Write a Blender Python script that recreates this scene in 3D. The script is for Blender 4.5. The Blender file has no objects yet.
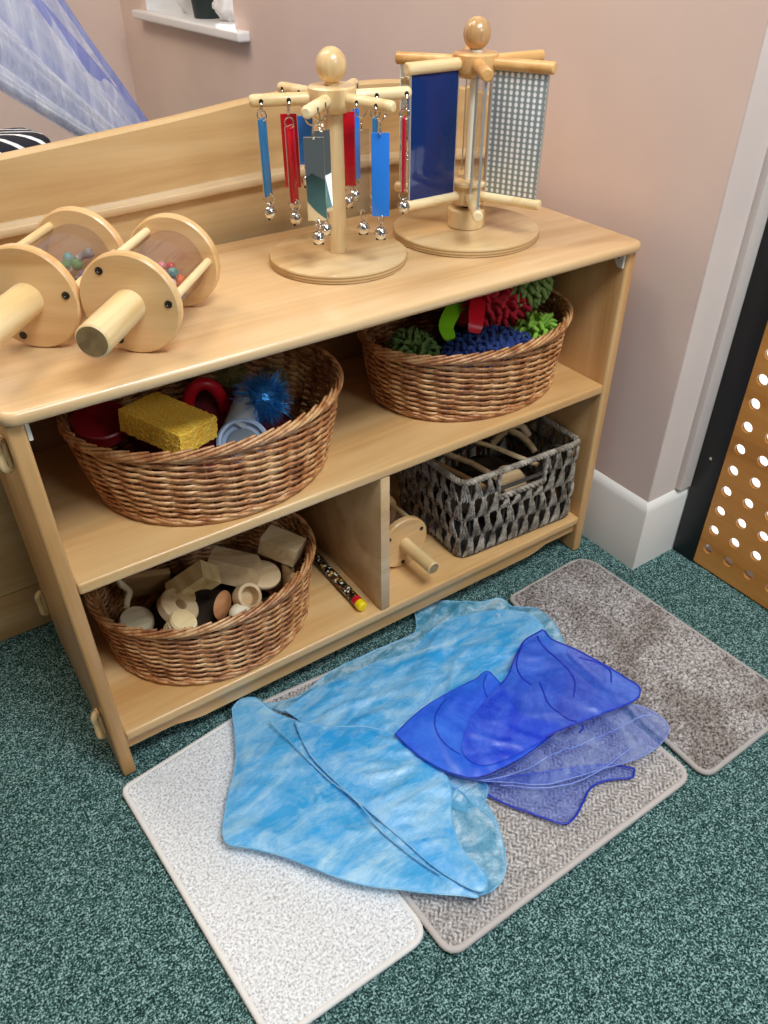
import bpy, bmesh, math, random
from math import sin, cos, pi, radians, sqrt
from mathutils import Vector, Matrix, noise
from mathutils.geometry import delaunay_2d_cdt
random.seed(7)
sc = bpy.context.scene
col = sc.collection

# ------------------------------------------------------------------ camera, world, light
cd = bpy.data.cameras.new('camera'); cam = bpy.data.objects.new('camera', cd); col.objects.link(cam)
R_ = Matrix(((0.828619, 0.340531, -0.44433), (-0.559803, 0.499313, -0.661292), (-0.003331, 0.796697, 0.60437)))
cam.matrix_world = Matrix.Translation((-0.05913, -0.75942, 0.98141)) @ R_.to_4x4()
cd.sensor_fit = 'VERTICAL'; cd.sensor_height = 24; cd.lens = 24 * 780.0 / 1024; cd.clip_start = 0.01
sc.camera = cam

wd = bpy.data.worlds.new('daylight'); sc.world = wd; wd.use_nodes = True
bg = wd.node_tree.nodes['Background']; bg.inputs[0].default_value = (0.93, 0.97, 1.0, 1); bg.inputs[1].default_value = 0.12

def area(name, loc, target, sx, sy, power, colour):
    l = bpy.data.lights.new(name, 'AREA'); l.shape = 'RECTANGLE'; l.size = sx; l.size_y = sy
    l.energy = power; l.color = colour
    o = bpy.data.objects.new(name, l); col.objects.link(o); o.location = loc
    o.rotation_euler = (Vector(target) - Vector(loc)).to_track_quat('-Z', 'Y').to_euler()
    return o
area('daylight_from_front_window', (0.75, -1.9, 1.75), (0.4, 0.0, 0.25), .5, .5, 9, (0.84, 0.93, 1.0))
area('skylight_over_the_play_corner', (0.5, -1.0, 2.36), (0.5, -0.55, 0.0), 1.0, .7, 50, (0.88, 0.95, 1.0))
area('ceiling_light_panel', (0.0, 0.55, 2.36), (0.1, 0.5, 0.0), .6, .6, 12, (1.0, 0.88, 0.74))
area('ceiling_light_panel', (-0.4, 1.5, 2.36), (-0.2, 1.5, 0.0), .6, .6, 14, (1.0, 0.88, 0.76))
sl = bpy.data.lights.new('sun', 'SUN'); sl.energy = 5; sl.angle = .01; so = bpy.data.objects.new('sun', sl); col.objects.link(so)
so.rotation_euler = Vector((-.25, -.6, -.8)).to_track_quat('-Z', 'Y').to_euler()

sc.view_settings.view_transform = 'Standard'; sc.view_settings.look = 'None'
sc.view_settings.gamma = 1; sc.view_settings.use_curve_mapping = False
sc.view_settings.exposure = 0.16

# ------------------------------------------------------------------ materials
def lin(h):
    if isinstance(h, str):
        v = [int(h[i:i+2], 16) / 255 for i in (0, 2, 4)]
    else: v = [x / 255 for x in h]
    return tuple((x / 12.92 if x <= 0.04045 else ((x + 0.055) / 1.055) ** 2.4) for x in v) + (1,)
MATS = {}
def mat(name, c='808080', rough=0.5, metal=0.0, spec=0.5, trans=0.0, emit=None, coat=0.0):
    if name in MATS: return MATS[name]
    m = bpy.data.materials.new(name); m.use_nodes = True; b = m.node_tree.nodes['Principled BSDF']
    b.inputs['Base Color'].default_value = lin(c); b.inputs['Roughness'].default_value = rough
    b.inputs['Metallic'].default_value = metal; b.inputs['Specular IOR Level'].default_value = spec
    b.inputs['Transmission Weight'].default_value = trans; b.inputs['Coat Weight'].default_value = coat
    MATS[name] = m; return m
class NT:
    def __init__(s, m): s.t = m.node_tree; s.n = s.t.nodes; s.b = s.n.get('Principled BSDF')
    def add(s, ty, **kw):
        n = s.n.new(ty)
        for k, v in kw.items():
            if k in n.inputs: n.inputs[k].default_value = v
            else: setattr(n, k, v)
        return n
    def link(s, a, b): s.t.links.new(a, b)
    def coords(s, scale=(1, 1, 1), rand=True):
        tc = s.add('ShaderNodeTexCoord'); mp = s.add('ShaderNodeMapping'); mp.inputs['Scale'].default_value = scale
        s.link(tc.outputs['Object'], mp.inputs['Vector'])
        if rand:
            oi = s.add('ShaderNodeObjectInfo'); mu = s.add('ShaderNodeMath', operation='MULTIPLY'); mu.inputs[1].default_value = 37
            s.link(oi.outputs['Random'], mu.inputs[0]); s.link(mu.outputs[0], mp.inputs['Location'])
        return mp.outputs[0]
    def ramp(s, fac, stops):
        r = s.add('ShaderNodeValToRGB'); e = r.color_ramp.elements
        e[0].position, e[0].color = stops[0][0], lin(stops[0][1]); e[1].position, e[1].color = stops[-1][0], lin(stops[-1][1])
        for p, c in stops[1:-1]: x = e.new(p); x.color = lin(c)
        s.link(fac, r.inputs[0]); return r.outputs[0]
    def noise(s, vec, scale, detail=4, rough=.55, dist=0.0):
        n = s.add('ShaderNodeTexNoise'); n.inputs['Scale'].default_value = scale; n.inputs['Detail'].default_value = detail
        n.inputs['Roughness'].default_value = rough; n.inputs['Distortion'].default_value = dist
        s.link(vec, n.inputs['Vector']); return n.outputs['Fac']
    def bump(s, h, strength, dist=0.001):
        b = s.add('ShaderNodeBump'); b.inputs['Strength'].default_value = strength; b.inputs['Distance'].default_value = dist
        s.link(h, b.inputs['Height']); s.link(b.outputs[0], s.b.inputs['Normal']); return b

def wood(name, light, mid, dark, axis='x', rough=0.35, coat=0.3, fine=1.0, big=1.0):
    if name in MATS: return MATS[name]
    m = mat(name, mid, rough, coat=coat); t = NT(m); m.node_tree.nodes['Principled BSDF'].inputs['Coat Roughness'].default_value = 0.18
    k = {'x': (1.3, 14, 14), 'y': (14, 1.3, 14), 'z': (14, 14, 1.3)}[axis]
    v = t.coords(tuple(x * big for x in k)); n1 = t.noise(v, 1.1, 5, .55, .9)
    k2 = {'x': (6, 260, 260), 'y': (260, 6, 260), 'z': (260, 260, 6)}[axis]
    v2 = t.coords(tuple(x * fine for x in k2)); n2 = t.noise(v2, 1.0, 2)
    mx = t.add('ShaderNodeMath', operation='MULTIPLY_ADD'); mx.inputs[1].default_value = 0.12
    t.link(n2, mx.inputs[0]); t.link(n1, mx.inputs[2])
    c = t.ramp(mx.outputs[0], [(0.38, dark), (0.55, mid), (0.78, light)])
    t.link(c, t.b.inputs['Base Color']); t.bump(n2, 0.08, 0.0005)
    return m
maple_x = wood('maple_along', 'e2c194', 'd4ad7c', 'c29663', 'x', 0.3, 0.4)
maple_z = wood('maple_upright', 'dcb37c', 'cc9c64', 'ba864c', 'z', 0.35, 0.3)
maple_y = wood('maple_deep', 'e6ca98', 'dbba86', 'caa66e', 'y', 0.35, 0.3)
maple_edge = wood('maple_edge', 'e3be88', 'd5a970', 'c49258', 'x', 0.3, 0.4)
ply_shade = wood('maple_back_shaded', 'b88c58', 'a67848', '94683a', 'x', 0.5, 0.1)  # darker maple copy, recess shade put into the back panel colour
divider_wood = wood('divider_board', 'e2c090', 'd4ac7a', 'be9464', 'x', 0.4, 0.25)
beech_x = wood('beech_toy', 'f3dfb4', 'e8cb98', 'd9b77e', 'x', 0.38, 0.25, big=2)
beech_z = wood('beech_toy_upright', 'efd5a6', 'e0be8a', 'cda772', 'z', 0.33, 0.35, big=2)
beech_dark = wood('beech_toy_honey', 'e7bd82', 'dba969', 'c68f4e', 'x', 0.38, 0.3, big=2)
birch_ply = wood('birch_ply_disc', 'ddc092', 'cfae7e', 'c09a68', 'x', 0.25, 0.5, big=1.3)
endgrain = wood('end_grain', 'a88c60', '94784e', '7d633e', 'x', 0.6, 0.0, big=2)
plain_block = wood('unfinished_beech', 'dec39a', 'caa97e', 'b08f62', 'x', 0.55, 0.05, big=2)
block_z = wood('unfinished_pine', 'e3cb98', 'd0b27a', 'b99860', 'y', 0.55, 0.05, big=2.5)

def plaster(name, c, bumpk=0.15):
    m = mat(name, c, 0.75, spec=0.25); t = NT(m); v = t.coords((1, 1, 1), False)
    n = t.noise(v, 160, 3); t.bump(n, bumpk, 0.0008)
    n2 = t.noise(v, 2.0, 3); a = [min(255, int(int(c[i:i+2], 16) * 1.02)) for i in (0, 2, 4)]; b = [int(int(c[i:i+2], 16) * .97) for i in (0, 2, 4)]
    t.link(t.ramp(n2, [(0.35, b), (0.65, a)]), t.b.inputs['Base Color'])
    return m
wall_mat = plaster('pink_emulsion', 'e3cdc2')
white_gloss = mat('white_gloss_paint', 'e6e0d8', 0.35); white_sill = mat('white_sill_paint', 'eeeeee', 0.3)
jamb_mat = plaster('pale_reveal_paint', 'dccdc4', .05)
black_frame = mat('black_powder_coat', '0c0d10', 0.4)
ceil_mat = plaster('ceiling_white', 'e8e4dc')

def carpet_material():
    m = mat('green_carpet', '2f5550', 0.95, spec=0.1); t = NT(m); v = t.coords((1, 1, 1), False)
    n = t.noise(v, 380, 3, .7); n3 = t.noise(v, 190, 2, .6)
    ad = t.add('ShaderNodeMath', operation='MULTIPLY_ADD'); ad.inputs[1].default_value = .5; t.link(n3, ad.inputs[0]); t.link(n, ad.inputs[2])
    c = t.ramp(ad.outputs[0], [(0.61, '152a28'), (0.71, '314f4c'), (0.80, '547572'), (0.90, 'a0beb9')])
    t.link(c, t.b.inputs['Base Color']); t.bump(n, 0.9, 0.003); return m
carpet = carpet_material()
def rug_material(name, dark, mid, light, scale=330, blotch=None, strength=.8):
    m = mat(name, mid, 0.95, spec=0.1); t = NT(m); v = t.coords((1, 1, 1), False)
    n = t.noise(v, scale, 3, .7); c = t.ramp(n, [(0.36, dark), (0.5, mid), (0.66, light)])
    if blotch:
        nb = t.noise(v, 9, 3, .6); rb = t.ramp(nb, [(0.42, blotch), (0.56, 'ffffff')])
        mx = t.add('ShaderNodeMixRGB', blend_type='MULTIPLY'); mx.inputs[0].default_value = 1; t.link(c, mx.inputs[1]); t.link(rb, mx.inputs[2]); c = mx.outputs[0]
    t.link(c, t.b.inputs['Base Color']); t.bump(n, strength, 0.002); return m

def wicker_material(name, stops):
    m = mat(name, stops[1][1], 0.38, spec=0.5, coat=.15); t = NT(m); v = t.coords((1, 1, 1))
    n = t.noise(v, 38, 3, .6); n2 = t.noise(v, 300, 2)
    ad = t.add('ShaderNodeMath', operation='MULTIPLY_ADD'); ad.inputs[1].default_value = .3; t.link(n2, ad.inputs[0]); t.link(n, ad.inputs[2])
    t.link(t.ramp(ad.outputs[0], stops), t.b.inputs['Base Color']); return m
wicker = wicker_material('buff_willow', [(0.48, '8a5230'), (0.62, 'b97c4c'), (0.78, 'dcac78')])
wicker_dark = wicker_material('buff_willow_base', [(0.48, '7a4626'), (0.62, '9c643a'), (0.8, 'bb8654')])
seagrass = wicker_material('grey_seagrass', [(0.42, '3a332b'), (0.6, '7b6f60'), (0.84, 'bfb4a3')])
seagrass.node_tree.nodes['Principled BSDF'].inputs['Roughness'].default_value = .7

def organza(name, c, c2, op_lo, op_hi, scale=14, trans=.45):
    m = bpy.data.materials.new(name); m.use_nodes = True; t = NT(m); n = t.n
    out = n['Material Output']; n.remove(t.b)
    v = t.coords((1, 1, 1)); f = t.noise(v, scale, 5, .65, 2.2)
    cc = t.ramp(f, [(0.38, c), (0.68, c2)])
    d = t.add('ShaderNodeBsdfDiffuse'); tr = t.add('ShaderNodeBsdfTranslucent'); gl = t.add('ShaderNodeBsdfGlossy'); gl.inputs['Roughness'].default_value = .4
    tp = t.add('ShaderNodeBsdfTransparent'); t.link(cc, d.inputs[0]); t.link(cc, tr.inputs[0]); gl.inputs[0].default_value = (.9, .95, 1, 1)
    m1 = t.add('ShaderNodeMixShader'); m1.inputs[0].default_value = trans; t.link(d.outputs[0], m1.inputs[1]); t.link(tr.outputs[0], m1.inputs[2])
    m2 = t.add('ShaderNodeMixShader'); m2.inputs[0].default_value = .10; t.link(m1.outputs[0], m2.inputs[1]); t.link(gl.outputs[0], m2.inputs[2])
    mr = t.add('ShaderNodeMapRange'); mr.inputs['From Min'].default_value = .35; mr.inputs['From Max'].default_value = .65
    mr.inputs['To Min'].default_value = op_lo; mr.inputs['To Max'].default_value = op_hi; t.link(f, mr.inputs[0])
    tcol = lin(c); tp.inputs[0].default_value = tuple(.25 * x + .75 for x in tcol[:3]) + (1,)
    m3 = t.add('ShaderNodeMixShader'); t.link(mr.outputs[0], m3.inputs[0]); t.link(tp.outputs[0], m3.inputs[1]); t.link(m2.outputs[0], m3.inputs[2])
    bp = t.add('ShaderNodeBump'); bp.inputs['Strength'].default_value = .35; bp.inputs['Distance'].default_value = .004
    t.link(f, bp.inputs['Height'])
    for q in (d, tr, gl): t.link(bp.outputs[0], q.inputs['Normal'])
    t.link(m3.outputs[0], out.inputs[0]); MATS[name] = m; return m
def acrylic(name, tint=(1, 1, 1), gloss=.12, body=None, bodyfac=0.0):
    m = bpy.data.materials.new(name); m.use_nodes = True; t = NT(m); out = t.n['Material Output']; t.n.remove(t.b)
    tp = t.add('ShaderNodeBsdfTransparent'); tp.inputs[0].default_value = tuple(tint) + (1,)
    gl = t.add('ShaderNodeBsdfGlossy'); gl.inputs['Roughness'].default_value = .05
    fr = t.add('ShaderNodeLayerWeight'); fr.inputs[0].default_value = .12
    ad = t.add('ShaderNodeMath', operation='MULTIPLY_ADD'); ad.inputs[1].default_value = .35; ad.inputs[2].default_value = gloss * .25; t.link(fr.outputs[1], ad.inputs[0])
    mx = t.add('ShaderNodeMixShader'); t.link(ad.outputs[0], mx.inputs[0]); t.link(gl.outputs[0], mx.inputs[2]); src = tp.outputs[0]
    if body:
        d = t.add('ShaderNodeBsdfDiffuse'); d.inputs[0].default_value = lin(body); m0 = t.add('ShaderNodeMixShader'); m0.inputs[0].default_value = bodyfac
        t.link(tp.outputs[0], m0.inputs[1]); t.link(d.outputs[0], m0.inputs[2]); src = m0.outputs[0]
    t.link(src, mx.inputs[1]); t.link(mx.outputs[0], out.inputs[0]); MATS[name] = m; return m
chrome = mat('nickel_steel', 'd8d4cc', 0.12, 1.0)
dark_screw = mat('dark_steel_screw', '4a4640', 0.35, .9)
mirror = mat('acrylic_mirror', 'd6dedc', 0.02, 1.0)
clear = acrylic('clear_acrylic'); clear_body = acrylic('clear_acrylic_panel', (.93, .93, .92), .15, 'cdc8c2', .05)
red_ac = mat('red_acrylic', 'c01222', .15); blue_ac = mat('blue_acrylic', '2f7fe0', .15); sky_ac = mat('sea_blue_acrylic', '2b76a8', .2)
tube_ac = acrylic('tinted_tube', (.97, .94, .92), .2, 'c8b0a6', .06)
cream_ac = mat('cream_edge_acrylic', 'e6dcc6', .3)

# ------------------------------------------------------------------ building
ORG = {}
def props(o, label=None, cat=None, group=None, kind=None):
    if label: o['label'] = label
    if cat: o['category'] = cat
    if group: o['group'] = group
    if kind: o['kind'] = kind
    return o
def thing(name, label, cat, loc=(0, 0, 0), group=None):
    o = bpy.data.objects.new(name, None); col.objects.link(o); o.empty_display_size = .02
    o.location = loc; ORG[o] = Vector(loc); return props(o, label, cat, group)

class MB:
    def __init__(s): s.v = []; s.f = []; s.mi = []; s.cur = 0
    def add(s, vs, fs):
        k = len(s.v); s.v += [Vector(x) for x in vs]; s.f += [tuple(i + k for i in f) for f in fs]; s.mi += [s.cur] * len(fs); return s
    def box(s, c, d, rot=None, bev=0.0, seg=2):
        bm = bmesh.new(); bmesh.ops.create_cube(bm, size=1)
        bmesh.ops.scale(bm, vec=d, verts=bm.verts)
        if bev: bmesh.ops.bevel(bm, geom=bm.edges[:], offset=bev, segments=seg, affect='EDGES', profile=.6)
        if rot is not None: bmesh.ops.transform(bm, matrix=rot.to_4x4(), verts=bm.verts)
        bmesh.ops.translate(bm, vec=c, verts=bm.verts); bm.verts.index_update()
        s.add([v.co.copy() for v in bm.verts], [[v.index for v in f.verts] for f in bm.faces]); bm.free(); return s
    def box2(s, lo, hi, bev=0.0, seg=2):
        lo, hi = Vector(lo), Vector(hi); return s.box((lo + hi) / 2, hi - lo, None, bev, seg)
    def tube(s, pts, r, n=8, closed=False, cap=True, up=None):
        pts = [Vector(q) for q in pts]; N = len(pts); rr = r if hasattr(r, '__len__') else [r] * N
        rings = []; prev = None
        for i in range(N):
            if closed: tg = pts[(i + 1) % N] - pts[i - 1]
            else: tg = pts[min(i + 1, N - 1)] - pts[max(i - 1, 0)]
            if tg.length < 1e-9: tg = Vector((0, 0, 1))
            tg.normalize()
            if prev is None or closed:
                a = Vector(up) if up else (Vector((0, 0, 1)) if abs(tg.z) < .9 else Vector((1, 0, 0)))
                if abs(a.dot(tg)) > .98: a = Vector((0, 1, 0))
                a = (a - tg * a.dot(tg)).normalized()
            else: a = (prev - tg * prev.dot(tg)).normalized()
            prev = a; b = tg.cross(a)
            rings.append([pts[i] + (a * cos(2 * pi * k / n) + b * sin(2 * pi * k / n)) * rr[i] for k in range(n)])
        vs = [v for q in rings for v in q]; fs = []
        M = N if closed else N - 1
        for i in range(M):
            j = (i + 1) % N
            for k in range(n): fs.append((i * n + k, i * n + (k + 1) % n, j * n + (k + 1) % n, j * n + k))
        if not closed and cap:
            fs.append(tuple(range(n - 1, -1, -1))); fs.append(tuple((N - 1) * n + k for k in range(n)))
        return s.add(vs, fs)
    def lathe(s, prof, c=(0, 0, 0), n=40, axis='z', sx=1, sy=1):
        vs = []; fs = []; c = Vector(c)
        for (r, z) in prof:
            for k in range(n):
                t = 2 * pi * k / n; v = Vector((r * cos(t) * sx, r * sin(t) * sy, z))
                if axis == 'x': v = Vector((v.z, v.x, v.y))
                elif axis == 'y': v = Vector((v.y, v.z, v.x))
                vs.append(c + v)
        P = len(prof)
        for i in range(P - 1):
            for k in range(n): fs.append((i * n + k, i * n + (k + 1) % n, (i + 1) * n + (k + 1) % n, (i + 1) * n + k))
        if prof[0][0] > 1e-6: fs.append(tuple(range(n - 1, -1, -1)))
        if prof[-1][0] > 1e-6: fs.append(tuple((P - 1) * n + k for k in range(n)))
        return s.add(vs, fs)
    def ball(s, c, r, n=20, sx=1, sy=1, sz=1):
        m = n // 2; return s.lathe([(max(1e-7, r * sin(pi * i / m)), -r * cos(pi * i / m) * sz) for i in range(m + 1)], c, n, 'z', sx, sy)
    def xf(s, M, start=0):
        for i in range(start, len(s.v)): s.v[i] = M @ s.v[i]
        return s
    def build(s, name, m, parent=None, smooth=True, org=None, angle=40):
        o0 = ORG[parent] if parent is not None else Vector((0, 0, 0))
        if org is None:
            if parent is not None: org = o0
            else:
                xs = [v.x for v in s.v]; ys = [v.y for v in s.v]; org = Vector(((min(xs) + max(xs)) / 2, (min(ys) + max(ys)) / 2, min(v.z for v in s.v)))
        org = Vector(org); me = bpy.data.meshes.new(name)
        me.from_pydata([v - org for v in s.v], [], s.f)
        for mm in (m if isinstance(m, (list, tuple)) else [m]): me.materials.append(mm)
        me.polygons.foreach_set('material_index', s.mi)
        bm = bmesh.new(); bm.from_mesh(me); bmesh.ops.remove_doubles(bm, verts=bm.verts, dist=1e-6); bmesh.ops.recalc_face_normals(bm, faces=bm.faces); bm.to_mesh(me); bm.free()
        if smooth:
            me.polygons.foreach_set('use_smooth', [True] * len(me.polygons)); me.set_sharp_from_angle(angle=radians(angle))
        me.update(); o = bpy.data.objects.new(name, me); col.objects.link(o)
        if parent is not None: o.parent = parent
        o.location = org - o0; ORG[o] = org; return o
def struct(name, mb, m, **k): return props(mb.build(name, m, **k), kind='structure')
def copy_tree(o, parent=None):
    c = o.copy(); col.objects.link(c); c.parent = parent
    for ch in [x for x in bpy.data.objects if x.parent == o]: copy_tree(ch, c)
    return c
def disc_prof(r, t, bev=.003, z0=0):
    return [(1e-7, z0), (r - bev, z0), (r - bev * .3, z0 + bev * .3), (r, z0 + bev), (r, z0 + t - bev), (r - bev * .3, z0 + t - bev * .3), (r - bev, z0 + t), (1e-7, z0 + t)]

# ------------------------------------------------------------------ the room
WX = 0.961            # inner face of right wall
b = MB().box2((-2.2, -2.6, -.05), (WX + .12, 2.35, 0)); struct('floor', b, carpet, smooth=False)
b = MB()              # right wall with window opening, as blocks round the opening
wy0, wy1, wz0, wz1 = 1.45, 2.10, .745, 1.75
TH = .22
b.box2((WX, -.089, 0), (WX + TH, wy0, 2.4)); b.box2((WX, wy1, 0), (WX + TH, 2.45, 2.4))
b.box2((WX, wy0, 0), (WX + TH, wy1, wz0)); b.box2((WX, wy0, wz1), (WX + TH, wy1, 2.4))
struct('wall_right', b, wall_mat, smooth=False)
struct('wall_back', MB().box2((-2.2, 2.35, 0), (WX, 2.45, 2.4)), wall_mat, smooth=False)
struct('wall_left', MB().box2((-2.3, -1.2, 0), (-2.2, 2.45, 2.4)), wall_mat, smooth=False)
struct('ceiling', MB().box2((-2.3, -1.5, 2.4), (WX + TH, 2.45, 2.46)), ceil_mat, smooth=False)
# pillar reveal beside the gate, and its stepped jamb
b = MB(); b.box2((WX + .0005, -.0905, 0), (1.035, -.0895, 2.4))
struct('wall_reveal', b, jamb_mat, smooth=False)
b = MB(); b.box2((1.032, -.103, .15), (1.072, -.089, 2.4), .003); struct('trim_1', b, jamb_mat)
# skirting
b = MB()
sec = [(0, 0), (.012, 0), (.012, .132), (.009, .140), (.003, .146), (0, .148)]
path = [(WX, 2.35), (WX, -.089), (1.075, -.089)]
offs = [(-1, 0), (-1, -1), (0, -1)]
vs = [(px + ox * d, py + oy * d, z) for (px, py), (ox, oy) in zip(path, offs) for d, z in sec]
n = len(sec); fs = [(i * n + k, i * n + (k + 1) % n, (i + 1) * n + (k + 1) % n, (i + 1) * n + k) for i in range(2) for k in range(n)]
b.add(vs, fs); struct('baseboard_right', b, white_gloss, angle=25)
# window
wr = MB(); wr.box2((WX + .14, wy0, wz0 + .02), (WX + .18, wy0 + .045, wz1)); wr.box2((WX + .14, wy1 - .045, wz0 + .02), (WX + .18, wy1, wz1))
wr.box2((WX + .14, wy0 + .045, wz0 + .02), (WX + .18, wy1 - .045, wz0 + .065)); wr.box2((WX + .14, wy0 + .045, wz1 - .045), (WX + .18, wy1 - .045, wz1))
win = struct('window_1', wr, white_sill)
MB().box2((WX + .157, wy0 + .045, wz0 + .065), (WX + .163, wy1 - .045, wz1 - .045)).build('window_pane', clear, win, smooth=False)
b = MB().box2((WX - .035, wy0 - .085, wz0 - .012), (WX + .001, wy1 + .045, wz0 + .012), .006, 3)
b.box2((WX, wy0 + .001, wz0), (WX + .14, wy1 - .001, wz0 + .012)); struct('trim_2', b, white_sill)
b = MB()
for (y0, y1, z0, z1) in ((wy0, wy0 + .003, wz0 + .012, wz1), (wy1 - .003, wy1, wz0 + .012, wz1)): b.box2((WX + .001, y0, z0), (WX + .14, y1, z1))
struct('trim_3', b, white_sill, smooth=False)
# things on the sill
t = thing('plant_pot', 'dark green tapered pot on the white window sill', 'plant pot', (1.02, 1.75, wz0 + .012))
MB().lathe([(1e-7, 0), (.042, 0), (.05, .09), (.056, .12), (.056, .14), (.05, .14), (.046, .09), (1e-7, .085)], (1.02, 1.75, wz0 + .012), 32).build('pot', mat('pot_green', '1c2c2c', .5), t)
mb = MB()
for i in range(9):
    a = i * 2.4; mb.tube([(1.02, 1.75, wz0 + .09), (1.02 + .02 * cos(a), 1.75 + .02 * sin(a), wz0 + .17), (1.02 + .06 * cos(a), 1.75 + .05 * sin(a), wz0 + .22)], [.004, .006, .001], 6)
mb.build('leaves', mat('leaf_green', '3f6b3a', .5), t)
def crumple(name, c, r, m, label, cat, seed, sq=(1, 1, 1)):
    mb = MB(); n = 26; mm = 13
    for i in range(mm + 1):
        for k in range(n):
            th = pi * i / mm; ph = 2 * pi * k / n; d = Vector((sin(th) * cos(ph), sin(th) * sin(ph), -cos(th)))
            q = r * (1 + .35 * noise.noise(d * 2.2 + Vector((seed, 0, 0))) + .12 * noise.noise(d * 6 + Vector((0, seed, 0))))
            mb.v.append(Vector(c) + Vector((d.x * sq[0], d.y * sq[1], max(-.93 * sq[2], d.z * sq[2]))) * q)
    for i in range(mm):
        for k in range(n): mb.f.append((i * n + k, i * n + (k + 1) % n, (i + 1) * n + (k + 1) % n, (i + 1) * n + k)); mb.mi.append(0)
    return props(mb.build(name, m, angle=80), label, cat)
crumple('paper_bag', (1.035, 1.90, wz0 + .055), .045, mat('white_paper', 'e8e8e8', .6), 'crumpled white bag behind the dark pot on the window sill', 'bag', 3, (1, 1.1, 1.1))
crumple('white_cloth', (1.03, 1.62, wz0 + .05), .04, mat('white_paper', 'e8e8e8', .6), 'crumpled white cloth in front of the dark pot on the window sill', 'cloth', 8, (1, 1.3, 1))

# gate: black post and perforated plywood panel
gt = thing('slatted_gate', 'honey plywood gate panel drilled with round holes, in a black metal frame', 'gate', (1.06, -.35, 0))
gt.name = 'perforated_gate'
gx = 1.062
b = MB().box2((gx - .002, -.150, 0.001), (gx + .03, -.1035, 1.6), .002); fr_ = b.build('frame_post', black_frame, gt)
b = MB(); b.lathe([(1e-7, 0), (.003, 0), (.003, .0012), (1e-7, .0016)], (0, 0, 0), 12); b.xf(Matrix.Translation((gx - .002, -.127, .225)) @ Matrix.Rotation(-pi / 2, 4, 'Y')); b.build('screw', chrome, fr_)
def perforated(x0, th, ys, zs, pitch, r, y_lo, y_hi, z_lo, z_hi):
    mb = MB(); n = 20
    def cell(yc, zc, ya, yb, za, zb):
        outer = []; inner = []
        for k in range(n):
            t = 2 * pi * (k + .5) / n; c, s = cos(t), sin(t)
            q = min((yb - yc) / c if c > 1e-9 else ((ya - yc) / c if c < -1e-9 else 1e9), (zb - zc) / s if s > 1e-9 else ((za - zc) / s if s < -1e-9 else 1e9))
            outer.append((yc + q * c, zc + q * s)); inner.append((yc + r * c, zc + r * s))
        # corner vertices so the cells meet exactly
        vs = []; fs = []
        for X in (x0, x0 + th):
            vs += [(X, *o) for o in outer] + [(X, *i) for i in inner]
        cs = [(yb, zb), (ya, zb), (ya, za), (yb, za)]
        vs += [(X, *q) for X in (x0, x0 + th) for q in cs]
        for k in range(n):
            j = (k + 1) % n
            for L in (0, 2 * n): fs.append((L + k, L + j, L + n + j, L + n + k))
            fs.append((n + k, n + j, 3 * n + j, 3 * n + k))
            (yo, zo), (yp, zp) = outer[k], outer[j]
            if abs(yo - yp) > 1e-6 and abs(zo - zp) > 1e-6:
                ci = (0 if (zo + zp) / 2 > zc else 3) if (yo + yp) / 2 > yc else (1 if (zo + zp) / 2 > zc else 2)
                fs.append((k, j, 4 * n + ci)); fs.append((2 * n + k, 2 * n + j, 4 * n + 4 + ci))
        mb.add(vs, fs)
    for i, y in enumerate(ys):
        for k, z in enumerate(zs):
            cell(y, z, y - pitch / 2 if i < len(ys) - 1 else y_lo, y + pitch / 2 if i else y_hi, z - pitch / 2 if k else z_lo, z + pitch / 2 if k < len(zs) - 1 else z_hi)
    return mb
honey = wood('honey_plywood', 'd3944c', 'c38238', 'ab6c28', 'y', .45, .2)
pitch = .0437
mb = perforated(gx, .0075, [-.171 - pitch * i for i in range(9)], [.047 + pitch * k for k in range(20)], pitch, .0098, -.171 - pitch * 8.55, -.1503, .004, .047 + pitch * 19.6)
mb.build('drilled_panel', honey, gt, angle=30)
MB().box2((gx + .012, -.6, .004), (gx + .04, -.16, .036)).build('bottom_rail', white_gloss, gt, smooth=False)
# white ground added outside so daylight shows in the gate holes
pv = mat('added_white_ground', 'f2f2f2', .8)
struct('outside_ground', MB().box2((gx + .05, -2.6, -.06), (4.0, 6.0, -.03)), pv, smooth=False)

# tall divider panel behind the shelf, with a gently waved top
t = thing('room_divider', 'tall maple room divider board with waved top edge behind the shelf unit', 'divider', (.2, .378, 0))
tops = [(-.75, .70), (-.4, .71), (-.1, .732), (.128, .747), (.315, .762), (.40, .770), (.487, .779), (.56, .783), (.662, .784), (.745, .780), (.84, .766), (.955, .74)]
def smooth_pts(pts, n=6):
    out = []
    for i in range(len(pts) - 1):
        p0 = pts[max(i - 1, 0)]; p1 = pts[i]; p2 = pts[i + 1]; p3 = pts[min(i + 2, len(pts) - 1)]
        for k in range(n):
            u = k / n; out.append(tuple(.5 * ((2 * a1) + (-a0 + a2) * u + (2 * a0 - 5 * a1 + 4 * a2 - a3) * u * u + (-a0 + 3 * a1 - 3 * a2 + a3) * u ** 3) for a0, a1, a2, a3 in zip(p0, p1, p2, p3)))
    out.append(tuple(pts[-1])); return out
board_m = wood('divider_maple', 'd6b684', 'c6a06c', 'b28a56', 'x', .5, .12); mould_m = wood('divider_moulding', 'd6bb92', 'c6a67a', 'b39063', 'x', .5, .1)
tp = smooth_pts(tops)
mb = MB(); N = len(tp); yy = (.378, .400); bv = .004
vs = []
for (x, z) in tp: vs += [(x, yy[0], .0925), (x, yy[0], z - bv), (x, yy[0] + bv, z), (x, yy[1] - bv, z), (x, yy[1], z - bv), (x, yy[1], .0925)]
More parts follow.
